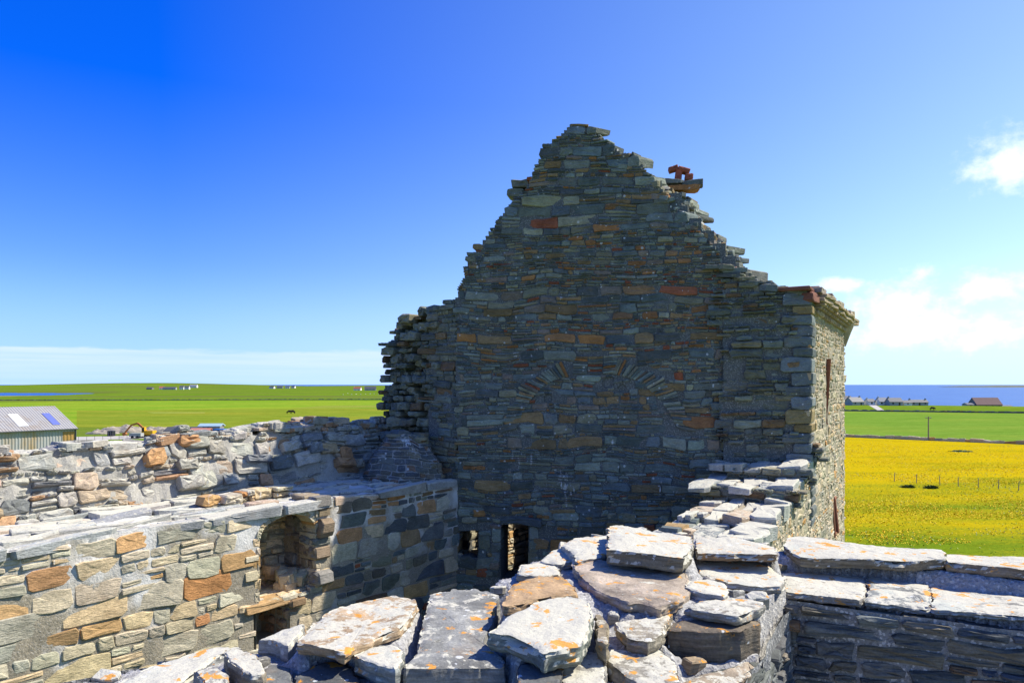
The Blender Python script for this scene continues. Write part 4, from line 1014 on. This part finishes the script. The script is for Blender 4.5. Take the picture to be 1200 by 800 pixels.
def tuft(name, label, px, py, r, h, col):
    m = MB(); c = gpx(px, py); mat = plain(name + '_leaf', col, .9, .35, 3)
    for k in range(170):
        a, q = U(0, 6.28), math.sqrt(R.random()); p = c + np.array((r * q * math.cos(a), r * q * math.sin(a) * .7, 0)); hh = h * (1 - .6 * q * q) * U(.6, 1.1)
        t = U(0, 3.14); w = U(.1, .2); dx, dy = w * math.cos(t), w * math.sin(t); lx, ly = U(-.3, .3), U(-.3, .3)
        m.add([p + np.array((-dx, -dy, 0)), p + np.array((dx, dy, 0)), p + np.array((lx + dx * .6, ly + dy * .6, hh * .7)), p + np.array((lx * 1.7, ly * 1.7, hh)), p + np.array((lx - dx * .6, ly - dy * .6, hh * .7))], [(0, 1, 2, 3, 4)])
    return tag(m.build(name, mat, loc=tuple(c)), label, 'plant')
tuft('reed_clump', 'dark reed clump in the yellow field, left one of the two', 1064, 571, .75, .4, (.06, .10, .02))
tuft('reed_clump', 'dark reed clump in the yellow field, right one of the two', 1091, 572, .7, .45, (.055, .09, .02))
tuft('nettle_patch', 'long pale green plant patch near the top of the buttercup field', 1126, 529, 2.1, .35, (.16, .23, .10))

# ------------------------------------------------------------------ buildings
def house(name, label, px, py, w, dpt, h, rise, wall, roof, yaw=0., chim=2, win=3, group=None, D=None, cat='house'):
    c = gpx(px, py) if D is None else np.array(((px - HX) / F * D, D, 0.))
    c[2] = max(land_z(np.array([c[0]]), np.array([c[1]]))[0], -2.5) - .1
    e = thing(name, label, cat, tuple(c), group)
    T = lambda x, y, z: c + np.array((x * math.cos(yaw) - y * math.sin(yaw), x * math.sin(yaw) + y * math.cos(yaw), z))
    def add(m, vs, fs): m.add([T(*v) for v in vs], fs)
    m = MB(); a, b = w / 2, dpt / 2
    add(m, [(-a, -b, 0), (a, -b, 0), (a, b, 0), (-a, b, 0), (-a, -b, h), (a, -b, h), (a, b, h), (-a, b, h), (-a, 0, h + rise), (a, 0, h + rise)],
        [(0, 1, 5, 4), (2, 3, 7, 6), (1, 2, 6, 9, 5), (3, 0, 4, 8, 7), (3, 2, 1, 0)]); m.build('wall', wall, e)
    m = MB(); t = .22; k = rise / b; o = .3
    add(m, [(-a - o, -b - o, h - o * k), (a + o, -b - o, h - o * k), (a + o, 0, h + rise), (-a - o, 0, h + rise), (a + o, b + o, h - o * k), (-a - o, b + o, h - o * k),
            (-a - o, -b - o, h - o * k + t), (a + o, -b - o, h - o * k + t), (a + o, 0, h + rise + t), (-a - o, 0, h + rise + t), (a + o, b + o, h - o * k + t), (-a - o, b + o, h - o * k + t)],
        [(6, 7, 8, 9), (9, 8, 10, 11), (1, 0, 3, 2), (2, 3, 5, 4), (0, 1, 7, 6), (4, 5, 11, 10), (1, 2, 8, 7), (2, 4, 10, 8), (3, 0, 6, 9), (5, 3, 9, 11)])
    rf = m.build('roof', roof, e)
    for i in range(chim):
        m = MB(); x = -a + .5 if i == 0 else a - .5
        vs = [(x + i_ * .4, j * .35, z) for z in (h + rise - .6, h + rise + 1.) for j in (-1, 1) for i_ in (-1, 1)]
        add(m, vs, [(0, 2, 3, 1), (4, 5, 7, 6), (0, 1, 5, 4), (2, 6, 7, 3), (0, 4, 6, 2), (1, 3, 7, 5)]); m.build('chimney', wall, rf)
    for i in range(win):
        m = MB(); x = -a + w * (i + .5) / win; door = win > 1 and i == win // 2
        z0, z1 = (0.05, 2.05) if door else (.95, 2.1); z1 = min(z1, h - .2)
        vs = [(x + i_ * .5, -b - .03 - .02 * j, z) for z in (z0, z1) for j in (0, 1) for i_ in (-1, 1)]
        add(m, vs, [(0, 2, 3, 1), (4, 5, 7, 6), (2, 6, 7, 3), (0, 4, 6, 2), (1, 3, 7, 5)]); m.build('door' if door else 'window', DGLASS, e)
    return e
WHT = plain('harled_white_wall', (.74, .73, .69), .9, .08, .6); GRYW = plain('grey_rendered_wall', (.36, .36, .35), .9, .15, .6); SLATE = plain('slate_roof', (.10, .105, .115), .6, .2, .8)
BRN = plain('brown_tiled_roof', (.15, .085, .075), .8, .2, .7); DGLASS = plain('dark_window_glass', (.025, .03, .035), .15, .1); BLUER = plain('blue_grey_roof', (.08, .11, .17), .6, .2, .8); REDR = plain('red_roof', (.36, .12, .08), .8, .2, .8)
DSTONE = plain('dark_stone_wall', (.2, .19, .17), .9, .25, 1.)
hs = 'houses along the shore on the right'
house('farm_barn', 'large barn with wide brown roof by the sea on the right', 1154, 474.6, 15.5, 10, 2.6, 4.2, DSTONE, BRN, -.03, 0, 4, hs, cat='barn')
house('lean_to', 'low grey lean-to joined to the left side of the brown roofed barn', 1134.5, 474.7, 4, 6, 1.7, 1.0, GRYW, SLATE, -.03, 0, 1, hs, cat='shed')
house('lean_to', 'low outbuilding on the right of the brown roofed barn', 1177, 474.5, 7, 6, 1.6, .8, DSTONE, SLATE, 0, 0, 2, hs, cat='shed')
house('cottage', 'long low grey cottage left of the brown roofed barn', 1075, 474.8, 11, 5, 2, 1.5, GRYW, SLATE, .02, 2, 3, hs)
house('cottage', 'square grey cottage in the middle of the shore row', 1047.5, 474.9, 8, 6, 2.4, 2.3, GRYW, SLATE, 0, 1, 2, hs)
house('cottage', 'small white cottage with blue grey roof in the shore row', 1033, 474.6, 5.5, 5, 2.4, 2.4, WHT, BLUER, .1, 1, 2, hs)
house('cottage', 'small white cottage right of the pale shore road', 1019, 474.5, 4.6, 5, 2.3, 1.6, WHT, SLATE, .1, 1, 1, hs)
house('cottage', 'gabled grey house nearest the castle in the shore row', 1001, 474.5, 9, 7, 2.2, 2.8, GRYW, SLATE, .3, 2, 2, hs)
house('cottage', 'pale house half hidden behind the castle corner in the shore row', 992, 474.0, 5, 7, 2.6, 3., WHT, SLATE, 0, 1, 1, hs)
house('cottage', 'small white shed between the long and square grey cottages', 1062, 474.9, 5, 4, 1.8, 1.4, WHT, SLATE, 0, 0, 1, hs)
fh = 'distant houses on the left skyline'
for k, (px, D, w, h, ri, wl_, rf_, lab) in enumerate((
    (176, 1950, 17, 3, 3, DSTONE, SLATE, 'dark low building at the left end of the distant farm'),
    (190, 1960, 13, 4, 4, WHT, REDR, 'white house with red roof in the distant farm cluster'),
    (199, 1900, 32, 4, 3, GRYW, SLATE, 'long grey byre in the distant farm cluster'),
    (213, 1930, 10, 5, 5, WHT, SLATE, 'tall white gabled house in the distant farm cluster'),
    (219, 1980, 14, 5, 4, WHT, SLATE, 'white house at the right end of the distant farm cluster'),
    (227, 2500, 26, 6, 5, WHT, GRYW, 'pale large shed on the rise behind the distant farm'),
    (319, 2200, 15, 4, 4, WHT, SLATE, 'white house at the left end of the far middle hamlet'),
    (328, 2300, 18, 4, 4, GRYW, SLATE, 'grey house in the far middle hamlet'),
    (337, 2250, 13, 4, 4, WHT, SLATE, 'white cottage at the right of the far middle hamlet'),
    (344, 2350, 11, 4, 4, WHT, SLATE, 'tiny white cottage last of the far middle hamlet'),
    (419, 1650, 16, 4, 4, WHT, REDR, 'white house with reddish roof close to the gable edge on the skyline'),
    (434, 1600, 24, 4, 5, GRYW, SLATE, 'long grey roofed farmhouse beside the gable edge on the skyline'))):
    house('distant_house', lab, px, 0, w, 9, h, ri, wl_, rf_, U(-.3, .3), 1, 2, fh, D)

# corrugated agricultural shed on the left
def corrugated(name, c, rust, scale, axis):
    s = NT(name); s.b.inputs['Roughness'].default_value = .55; s.b.inputs['Metallic'].default_value = .15
    n1 = s.noise(.35, 6, .7, s.co((1, 1, .25))); n2 = s.noise(3, 5, .7, s.co((1, 1, .2)))
    col = s.mix(s.mr(n1, .5, .66, 0, .8), c, rust); col = s.mix(s.mr(n2, .35, .75, 0, .35), col, tuple(x * .6 for x in c))
    return s.done(col)
SR = corrugated('grey_corrugated_roof', (.40, .385, .36), (.36, .30, .23), 1, 0); SW_ = corrugated('galvanised_cladding', (.40, .40, .385), (.42, .27, .10), 1, 0)
sD = 118.; scx = (88 - HX) / F * sD                    # right hand front corner
shed = thing('corrugated_shed', 'big grey corrugated shed with two roof lights at the left edge', 'shed', (scx - 13, sD - 4, 0))
ez = EYE - (501 - HY) / F * sD; rz = EYE - (475.5 - HY) / F * (sD + 4.4); WID, DEP = 26., 15.2
yawS = math.radians(55)
def T_(x, y, z): return np.array((scx + x * math.cos(yawS) - y * math.sin(yawS), sD + x * math.sin(yawS) + y * math.cos(yawS), z))
m = MB()
def wave_sheet(m, p0, p1, q0, q1, n, amp, nrm):
    """ribbed sheet between two edges p0-p1 and q0-q1"""
    v = []
    for i in range(n + 1):
        t = i / n; k = amp * (1 if (i // 2) % 2 else -1); v += [p0 + (p1 - p0) * t + nrm * k, q0 + (q1 - q0) * t + nrm * k]
    m.add(v, [(2 * i, 2 * i + 2, 2 * i + 3, 2 * i + 1) for i in range(n)])
RDX = -4.6                                            # the ridge end stands back from the eaves corner: hipped gable seen in the photo
wave_sheet(m, T_(-WID, 0, 0), T_(0, 0, 0), T_(-WID, 0, ez), T_(0, 0, ez), 240, .03, T_(0, -1, 0) - T_(0, 0, 0))
m.build('wall', SW_, shed)
m = MB(); m.add([T_(0, 0, 0), T_(0, DEP, 0), T_(0, DEP, ez), T_(0, DEP / 2, rz), T_(0, 0, ez)], [(0, 1, 2, 3, 4)]); m.add([T_(-WID, 0, 0), T_(-WID, DEP, 0), T_(-WID, DEP, ez), T_(-WID, DEP / 2, rz), T_(-WID, 0, ez)], [(4, 3, 2, 1, 0)])
m.add([T_(-WID, DEP, 0), T_(0, DEP, 0), T_(0, DEP, ez), T_(-WID, DEP, ez)], [(3, 2, 1, 0)]); m.build('end_wall', SW_, shed)
sb_ = T_(0, -1, 0) - T_(0, 0, 0); rn_ = sb_ * .5 + np.array((0, 0, 1.)); rn_ /= np.linalg.norm(rn_); rn2 = -sb_ * .5 + np.array((0, 0, 1.)); rn2 /= np.linalg.norm(rn2)
m = MB(); wave_sheet(m, T_(-WID - .3, -.4, ez - .1), T_(.3, -.4, ez - .1), T_(-WID - .3, DEP / 2, rz), T_(.3, DEP / 2, rz), 260, .03, rn_)
wave_sheet(m, T_(.3, DEP + .4, ez - .1), T_(-WID - .3, DEP + .4, ez - .1), T_(.3, DEP / 2, rz), T_(-WID - .3, DEP / 2, rz), 260, .03, rn2)
rf = m.build('roof', SR, shed)
SKY1 = plain('white_roof_light', (.75, .76, .74), .4, .05); SKY2 = plain('blue_roof_light', (.14, .17, .46), .35, .1)
for x, w, mt in ((-6.2, 1.4, SKY1), (-1.7, 1.1, SKY2)):
    m = MB(); f0, f1 = (.18, .68)
    q = lambda x_, f_: T_(x_, -.4 + (DEP / 2 + .4) * f_, ez - .1 + (rz - ez + .1) * f_) + rn_ * .06
    m.add([q(x - w, f0), q(x, f0), q(x, f1), q(x - w, f1)], [(0, 1, 2, 3)]); m.build('roof_light', mt, rf)
m = MB(); m.bar(T_(-WID, -.45, ez - .16), T_(.3, -.45, ez - .16), .16, .14); m.build('gutter', plain('dark_gutter', (.08, .085, .09), .5), shed)
m = MB(); m.bar(T_(.05, -.12, 0), T_(.05, -.12, ez - .2), .14); m.build('corner_trim', plain('dark_trim', (.08, .085, .09), .5), shed)
RUST = corrugated('rusty_cladding_sheet', (.42, .25, .08), (.30, .27, .22), 1, 0)
m = MB()
for k in range(4): wave_sheet(m, T_(-1.9, -.06, k * 1.42), T_(-.1, -.06, k * 1.42), T_(-1.9, -.06, k * 1.42 + 1.36), T_(-.1, -.06, k * 1.42 + 1.36), 14, .03, T_(0, -1, 0) - T_(0, 0, 0))
m.build('rusty_sheet', RUST, shed)

# yard: sheds, containers, excavator, spoil
def box_shed(name, label, px, py, w, d, h, rise, wall, roof, yaw=0., door=None, cat='shed', group=None):
    return house(name, label, px, py, w, d, h, rise, wall, roof, yaw, 0, 1 if door else 0, group, None, cat)
PINK = plain('faded_red_brick', (.42, .17, .13), .9, .2, 1.); BLUE = plain('blue_painted_steel', (.03, .13, .42), .5, .2, 1.); DKR = plain('dark_felt_roof', (.07, .075, .085), .8, .2, 1.)
yd = 'sheds in the yard on the left'
box_shed('yard_shed', 'long dark roofed shed in the yard left of the blue container', 216, 511, 7.5, 5.5, 1.5, .8, DSTONE, DKR, .1, True, group=yd)
box_shed('yard_shed', 'faded red shed in the yard beside the blue container', 236, 511.5, 4.2, 4, 1.5, .55, PINK, PINK, .1, True, group=yd)
box_shed('yard_shed', 'dark shed with pale blue roof behind the blue container', 248, 508.5, 5.2, 4, 2.2, .5, DSTONE, plain('pale_blue_roof', (.3, .42, .5), .5), .1, True, group=yd)
def container(px, py, w, d, h, mat, label):
    c = gpx(px, py); e = thing('shipping_container', label, 'container', tuple(c)); m = MB(); T2 = lambda x, y, z: c + np.array((x, y, z))
    for A_, B_, n_ in (((-w / 2, -d / 2), (w / 2, -d / 2), (0, -1, 0)), ((w / 2, -d / 2), (w / 2, d / 2), (1, 0, 0)), ((w / 2, d / 2), (-w / 2, d / 2), (0, 1, 0)), ((-w / 2, d / 2), (-w / 2, -d / 2), (-1, 0, 0))):
        wave_sheet(m, T2(*A_, .1), T2(*B_, .1), T2(*A_, h), T2(*B_, h), 24, .04, np.array(n_, float))
    m.build('body', mat, e)
    m = MB(); m.box(c[0] - w / 2 - .06, c[0] + w / 2 + .06, c[1] - d / 2 - .06, c[1] + d / 2 + .06, h, h + .1); m.build('roof', mat, e)
    m = MB()
    for sx in (-.25, .25): m.bar(T2(sx, -d / 2 - .07, .15), T2(sx, -d / 2 - .07, h - .1), .05)
    m.build('locking_bar', METAL, e)
container(258, 513.5, 2.6, 2.6, 2.2, BLUE, 'bright blue steel container beside the faded red shed')
container(292, 506.5, 3.8, 2.4, 1.2, GRYW, 'low grey container at the right of the yard')
container(130.5, 511, 1.3, 1.4, 1.3, plain('black_steel', (.04, .045, .05), .6), 'small dark steel bin left of the excavator')
# polytunnel
c = gpx(274, 509.5); m = MB(); n_ = 12
vs = [c + np.array((2.0 * math.cos(math.pi * i / n_), y, 1.25 * math.sin(math.pi * i / n_))) for y in (-1.5, 1.5) for i in range(n_ + 1)]
pt = thing('polytunnel', 'small rounded pale polytunnel right of the blue container', 'polytunnel', tuple(c)); N1 = n_ + 1
m.add(vs, [(i, i + 1, N1 + i + 1, N1 + i) for i in range(n_)] + [tuple(range(N1))[::-1], tuple(range(N1, 2 * N1))]); m.build('cover', plain('polythene_sheet', (.55, .62, .66), .3, .1), pt)
m = MB(); m.box(c[0] - .45, c[0] + .45, c[1] - 1.56, c[1] - 1.52, 0, 1.0); m.build('door', GRYW, pt)
# excavator
ec = gpx(173, 512.5); YEL = plain('yellow_machine_paint', (.68, .36, .02), .45, .1, 2); ORG = plain('rusty_orange_paint', (.40, .15, .035), .6, .2, 2); BLK = plain('black_rubber', (.03, .03, .03), .8)
ex = thing('excavator', 'yellow tracked excavator with rusty boom reaching left over the spoil', 'excavator', tuple(ec)); E_ = lambda x, y, z: ec + np.array((x, y, z))
for y in (-.9, .9):
    m = MB(); m.box(ec[0] - 1.5, ec[0] + 1.5, ec[1] + y - .25, ec[1] + y + .25, .12, .6)
    for x in (-1.5, 1.5): m.cyl(E_(x, y - .25, .36), E_(x, y + .25, .36), .3, .3, 12)
    m.build('track', BLK, ex)
m = MB(); m.box(ec[0] - .3, ec[0] + 1.7, ec[1] - 1, ec[1] + 1, .75, 1.75); m.box(ec[0] - .4, ec[0] + .4, ec[1] - .4, ec[1] + .4, .6, .75); m.build('body', YEL, ex)
m = MB(); m.box(ec[0] - 1.0, ec[0] - .31, ec[1] - 1, ec[1] - .05, .76, 2.6); cb = m.build('cab', YEL, ex)
m = MB(); m.box(ec[0] - .9, ec[0] - .4, ec[1] - 1.03, ec[1] - 1.0, 1.5, 2.45); m.build('window', DGLASS, cb)
m = MB(); m.bar(E_(-.3, .3, 1.5), E_(-2.6, .3, 3.5), .38, .45); m.bar(E_(-2.6, .3, 3.5), E_(-4.2, .3, 3.0), .34, .4); m.build('boom', ORG, ex)
m = MB(); m.bar(E_(-4.1, .3, 3.1), E_(-5.6, .3, 1.3), .28, .34); m.build('arm', ORG, ex)
m = MB(); m.add([E_(-5.8, -.2, 1.3), E_(-5.8, .8, 1.3), E_(-5.2, -.2, .9), E_(-5.2, .8, .9), E_(-5.9, -.2, .4), E_(-5.9, .8, .4), E_(-6.3, -.2, .9), E_(-6.3, .8, .9)], [(0, 1, 3, 2), (2, 3, 5, 4), (4, 5, 7, 6), (0, 2, 4, 6), (1, 7, 5, 3)]); m.build('bucket', ORG, ex)
# grey trailer next to it
tc = gpx(160, 513.5); tr = thing('flat_trailer', 'pale grey trailer parked below the excavator boom', 'trailer', tuple(tc)); m = MB(); m.box(tc[0] - 1.4, tc[0] + 1.4, tc[1] - .8, tc[1] + .8, .5, 1.3); m.build('body', GRYW, tr)
for x in (-.6, .6):
    m = MB(); m.cyl((tc[0] + x, tc[1] - .95, .34), (tc[0] + x, tc[1] - .75, .34), .34, .34, 12); m.build('wheel', BLK, tr)
# spoil heaps
SP = masonry('spoil_earth', flat=(.36, .31, .24), bump=.8, lichen=0)
for px, py, rx, ry, h, lab in ((146, 506, 7, 3.5, 1.5, 'broad heap of pale earth behind the excavator boom'), (190, 505.5, 6, 3, 1.3, 'heap of brown earth right of the excavator'), (120, 508, 4.5, 2.5, .9, 'low heap of rubble at the left end of the yard'), (212, 503.5, 5, 3, 1., 'grassy earth heap behind the dark roofed shed')):
    c = gpx(px, py); n_ = 26; xs_ = np.linspace(-1, 1, n_); gg = np.array([(x, y) for y in xs_ for x in xs_]); r2 = (gg ** 2).sum(1)
    zz_ = h * np.clip(1 - r2, 0, 1) ** .8 * (1 + .6 * fbm(np.c_[gg * 3.3, np.full(len(gg), px)], 4, 3)) - .15 * (r2 > .9)
    m = MB(); m.add(np.c_[c[0] + gg[:, 0] * rx, c[1] + gg[:, 1] * ry, np.maximum(zz_, -.3)], [(j * n_ + i, j * n_ + i + 1, (j + 1) * n_ + i + 1, (j + 1) * n_ + i) for j in range(n_ - 1) for i in range(n_ - 1)]); tag(m.build('spoil_heap', SP, loc=tuple(c)), lab, 'heap', 'spoil heaps in the yard')
# cattle grazing far out on the pasture
def beast(px, py, mat, label, L=2.2, yaw=0., group=None, cat='cow'):
    c = gpx(px, py); b = bpy.data.meshes.new('beast'); s = L / 2.2
    P_ = [(0, 0, 1.05), (.8, 0, 1.1), (-.75, 0, 1.1), (1.15, 0, 1.0), (1.5, 0, .7), (1.75, 0, .5), (.7, .25, .75), (.7, .25, .35), (.72, .25, 0), (.7, -.25, .75), (.7, -.25, .35), (.72, -.25, 0), (-.8, .25, .75), (-.9, .25, .4), (-.8, .25, 0), (-.8, -.25, .75), (-.9, -.25, .4), (-.8, -.25, 0), (-1.05, 0, .95), (-1.1, 0, .5)]
    Ed = [(0, 1), (0, 2), (1, 3), (3, 4), (4, 5), (1, 6), (6, 7), (7, 8), (1, 9), (9, 10), (10, 11), (2, 12), (12, 13), (13, 14), (2, 15), (15, 16), (16, 17), (2, 18), (18, 19)]
    rad = [.42, .4, .38, .27, .2, .12, .17, .1, .09, .17, .1, .09, .2, .1, .09, .2, .1, .09, .06, .05]
    b.from_pydata([(x * s * math.cos(yaw) - y * s * math.sin(yaw), x * s * math.sin(yaw) + y * s * math.cos(yaw), z * s) for x, y, z in P_], Ed, [])
    o = bpy.data.objects.new(cat, b); C.objects.link(o); o.location = c; b.materials.append(mat)
    mk = o.modifiers.new('skin', 'SKIN'); 
    for i, v in enumerate(b.skin_vertices[0].data): v.radius = (rad[i] * s, rad[i] * s); v.use_root = i == 0
    o.modifiers.new('sub', 'SUBSURF').levels = 1
    return tag(o, label, cat, group)
BLKC = plain('black_hide', (.02, .018, .016), .9, .3); WOOL = plain('sheep_wool', (.62, .6, .54), .95, .1)
beast(339, 484.6, BLKC, 'black cow grazing on the bright green pasture, left of the pair', 2.4, .1)
beast(343, 484.4, BLKC, 'black cow grazing on the bright green pasture, right of the pair', 2.4, 3.0)
beast(1092.5, 480.4, BLKC, 'black cow standing on the pale strip above the green meadow', 2.6, .2)
for k in range(9):
    beast(403 + 5 * k + U(-1, 1), 461.8 + U(-.5, 1.3), WOOL, 'white sheep dot in the scattered flock near the gable edge', 1.8, U(0, 6), 'sheep scattered on the far pasture', 'sheep')

# ------------------------------------------------------------------ far headland on the right
hd = MB(); n_ = 60; D0 = 4200.
for k, (px0, px1, h, dd) in enumerate(((1165, 1330, 9, D0),)):
    v = []
    for i in range(n_ + 1):
        t = i / n_; x = ((px0 + (px1 - px0) * t) - HX) / F * dd; zt = SEA_Z + h * (1 - math.exp(-t * 9)) * (1 + .25 * math.sin(t * 17) * math.sin(t * 5))
        v += [(x, dd, SEA_Z - 2), (x, dd + 60, zt), (x, dd + 500, zt + 1), (x, dd + 700, SEA_Z - 2)]
    hd.add(v, [(4 * i + j, 4 * i + 4 + j, 4 * i + 5 + j, 4 * i + 1 + j) for i in range(n_) for j in range(3)])
kind(hd.build('headland_hill', plain('headland_ground', (.12, .13, .10), .95, .2, .01), smooth=True), 'structure')

# ------------------------------------------------------------------ sun, sky, camera
EL, AZB = math.radians(47), math.radians(18)          # sun to the right and a little beyond the gable
sun = bpy.data.lights.new('sun', 'SUN'); sun.energy = 5.0; sun.angle = math.radians(.5); sun.color = (1, .94, .82)
so = bpy.data.objects.new('sun', sun); C.objects.link(so)
from mathutils import Vector
sd = Vector((math.cos(EL) * math.cos(AZB), math.cos(EL) * math.sin(AZB), math.sin(EL)))
so.rotation_euler = sd.to_track_quat('Z', 'Y').to_euler(); so.location = (20, 10, 40)
w = bpy.data.worlds.new('World'); bpy.context.scene.world = w; w.use_nodes = True
nt = w.node_tree; bg = nt.nodes['Background']; bg.inputs['Strength'].default_value = .1
class WT(NT):
    def __init__(s): s.t = nt
s = WT()
sky = s.n('ShaderNodeTexSky', sky_type='NISHITA'); sky.sun_disc = False; sky.sun_elevation = EL; sky.sun_rotation = math.atan2(sd.x, sd.y); sky.air_density = 1.0; sky.dust_density = .35; sky.ozone_density = 3.0
tc_ = s.n('ShaderNodeTexCoord'); sp_ = s.n('ShaderNodeSeparateXYZ'); s.l(tc_.outputs['Generated'], sp_.inputs[0])
azn = s.math('ARCTAN2', sp_.outputs[0], sp_.outputs[1]); eln = s.math('ARCSINE', sp_.outputs[2])
cv = s.n('ShaderNodeCombineXYZ'); s.l(azn, cv.inputs[0]); s.l(eln, cv.inputs[1])
def cl_noise(sx, sy, off, det=8, ro=.6):
    mp_ = s.n('ShaderNodeMapping'); mp_.inputs['Scale'].default_value = (sx, sy, 1); mp_.inputs['Location'].default_value = (*off, 0); s.l(cv.outputs[0], mp_.inputs[0])
    nd = s.n('ShaderNodeTexNoise'); nd.inputs['Scale'].default_value = 1; nd.inputs['Detail'].default_value = det; nd.inputs['Roughness'].default_value = ro; s.l(mp_.outputs[0], nd.inputs['Vector']); return nd.outputs['Fac']
def blob(px, py, rx, ry):
    a0 = math.atan((px - HX) / F); e0 = math.atan(-(py - HY) / F * math.cos(a0))
    dx = s.math('DIVIDE', s.math('SUBTRACT', azn, a0), rx / F); dy = s.math('DIVIDE', s.math('SUBTRACT', eln, e0), ry / F)
    return s.math('SUBTRACT', 1., s.math('SQRT', s.math('ADD', s.math('MULTIPLY', dx, dx), s.math('MULTIPLY', dy, dy))))
cum = None
for b_ in ((1192, 188, 66, 38), (1058, 352, 62, 34), (1090, 388, 140, 26), (985, 332, 30, 13), (1160, 336, 55, 22)):
    v_ = blob(*b_); cum = v_ if cum is None else s.math('MAXIMUM', cum, v_)
cn_ = cl_noise(26, 34, (3.3, 1.7))
cf = s.mr(s.math('ADD', cum, s.math('MULTIPLY', s.math('SUBTRACT', cn_, .5), 2.2)), .08, .95, 0, .72, True)
e0 = s.math('ADD', .0435, s.math('MULTIPLY', s.math('SUBTRACT', cl_noise(9, 60, (2, 5), 6), .5), .02))
bank = s.mr(s.math('SUBTRACT', e0, eln), -.001, .004, 0, 1, True)
bank = s.math('MULTIPLY', bank, s.mr(eln, .0, .042, .2, .72)); bank = s.math('MULTIPLY', bank, s.mr(azn, .1, -.2, .15, 1))
bank = s.math('MULTIPLY', bank, s.mr(cl_noise(4, 130, (6, 2), 4), .3, .6, .45, 1))
haze = s.math('MULTIPLY', s.mr(eln, .05, .012, 0, 1, True), .5)
low = s.mr(eln, .16, .0, 0, .9, True)
sdot = s.n('ShaderNodeVectorMath', operation='DOT_PRODUCT'); s.l(tc_.outputs['Generated'], sdot.inputs[0]); sdot.inputs[1].default_value = (math.cos(AZB), math.sin(AZB), 0)
deep = s.math('MULTIPLY', s.mr(eln, -.02, .36, .3, 1), s.mr(sdot.outputs['Value'], -.12, .82, 1, .02))
deep = s.math('MULTIPLY', deep, s.mr(sp_.outputs[1], -.5, .05, .62, 1))
col = s.mix(low, sky.outputs[0], (4.4, 5.9, 8.2))
col = s.mix(1., col, s.mix(deep, (1.12, 1.16, 1.12), (.014, .44, 1.72)), 'MULTIPLY')
wh = s.mix(cl_noise(14, 20, (7, 3)), (8.2, 8.6, 9.2), (9.6, 9.7, 9.8))
col = s.mix(bank, col, (5.6, 6.5, 9.0))
col = s.mix(cf, col, wh)
s.l(col, bg.inputs['Color'])
cam = bpy.data.cameras.new('camera'); co_ = bpy.data.objects.new('camera', cam); C.objects.link(co_)
co_.location = (0, 0, EYE); co_.rotation_euler = (math.pi / 2, 0, 0)
cam.sensor_width = 36; cam.lens = 36 * F / 1200; cam.shift_y = (HY - 400) / 1200; cam.clip_start = .1; cam.clip_end = 200000
sc = bpy.context.scene; sc.camera = co_
sc.view_settings.view_transform = 'Standard'; sc.view_settings.look = 'None'; sc.view_settings.exposure = .58; sc.view_settings.gamma = 1
for o in bpy.data.objects:
    if '_o' in o: del o['_o']
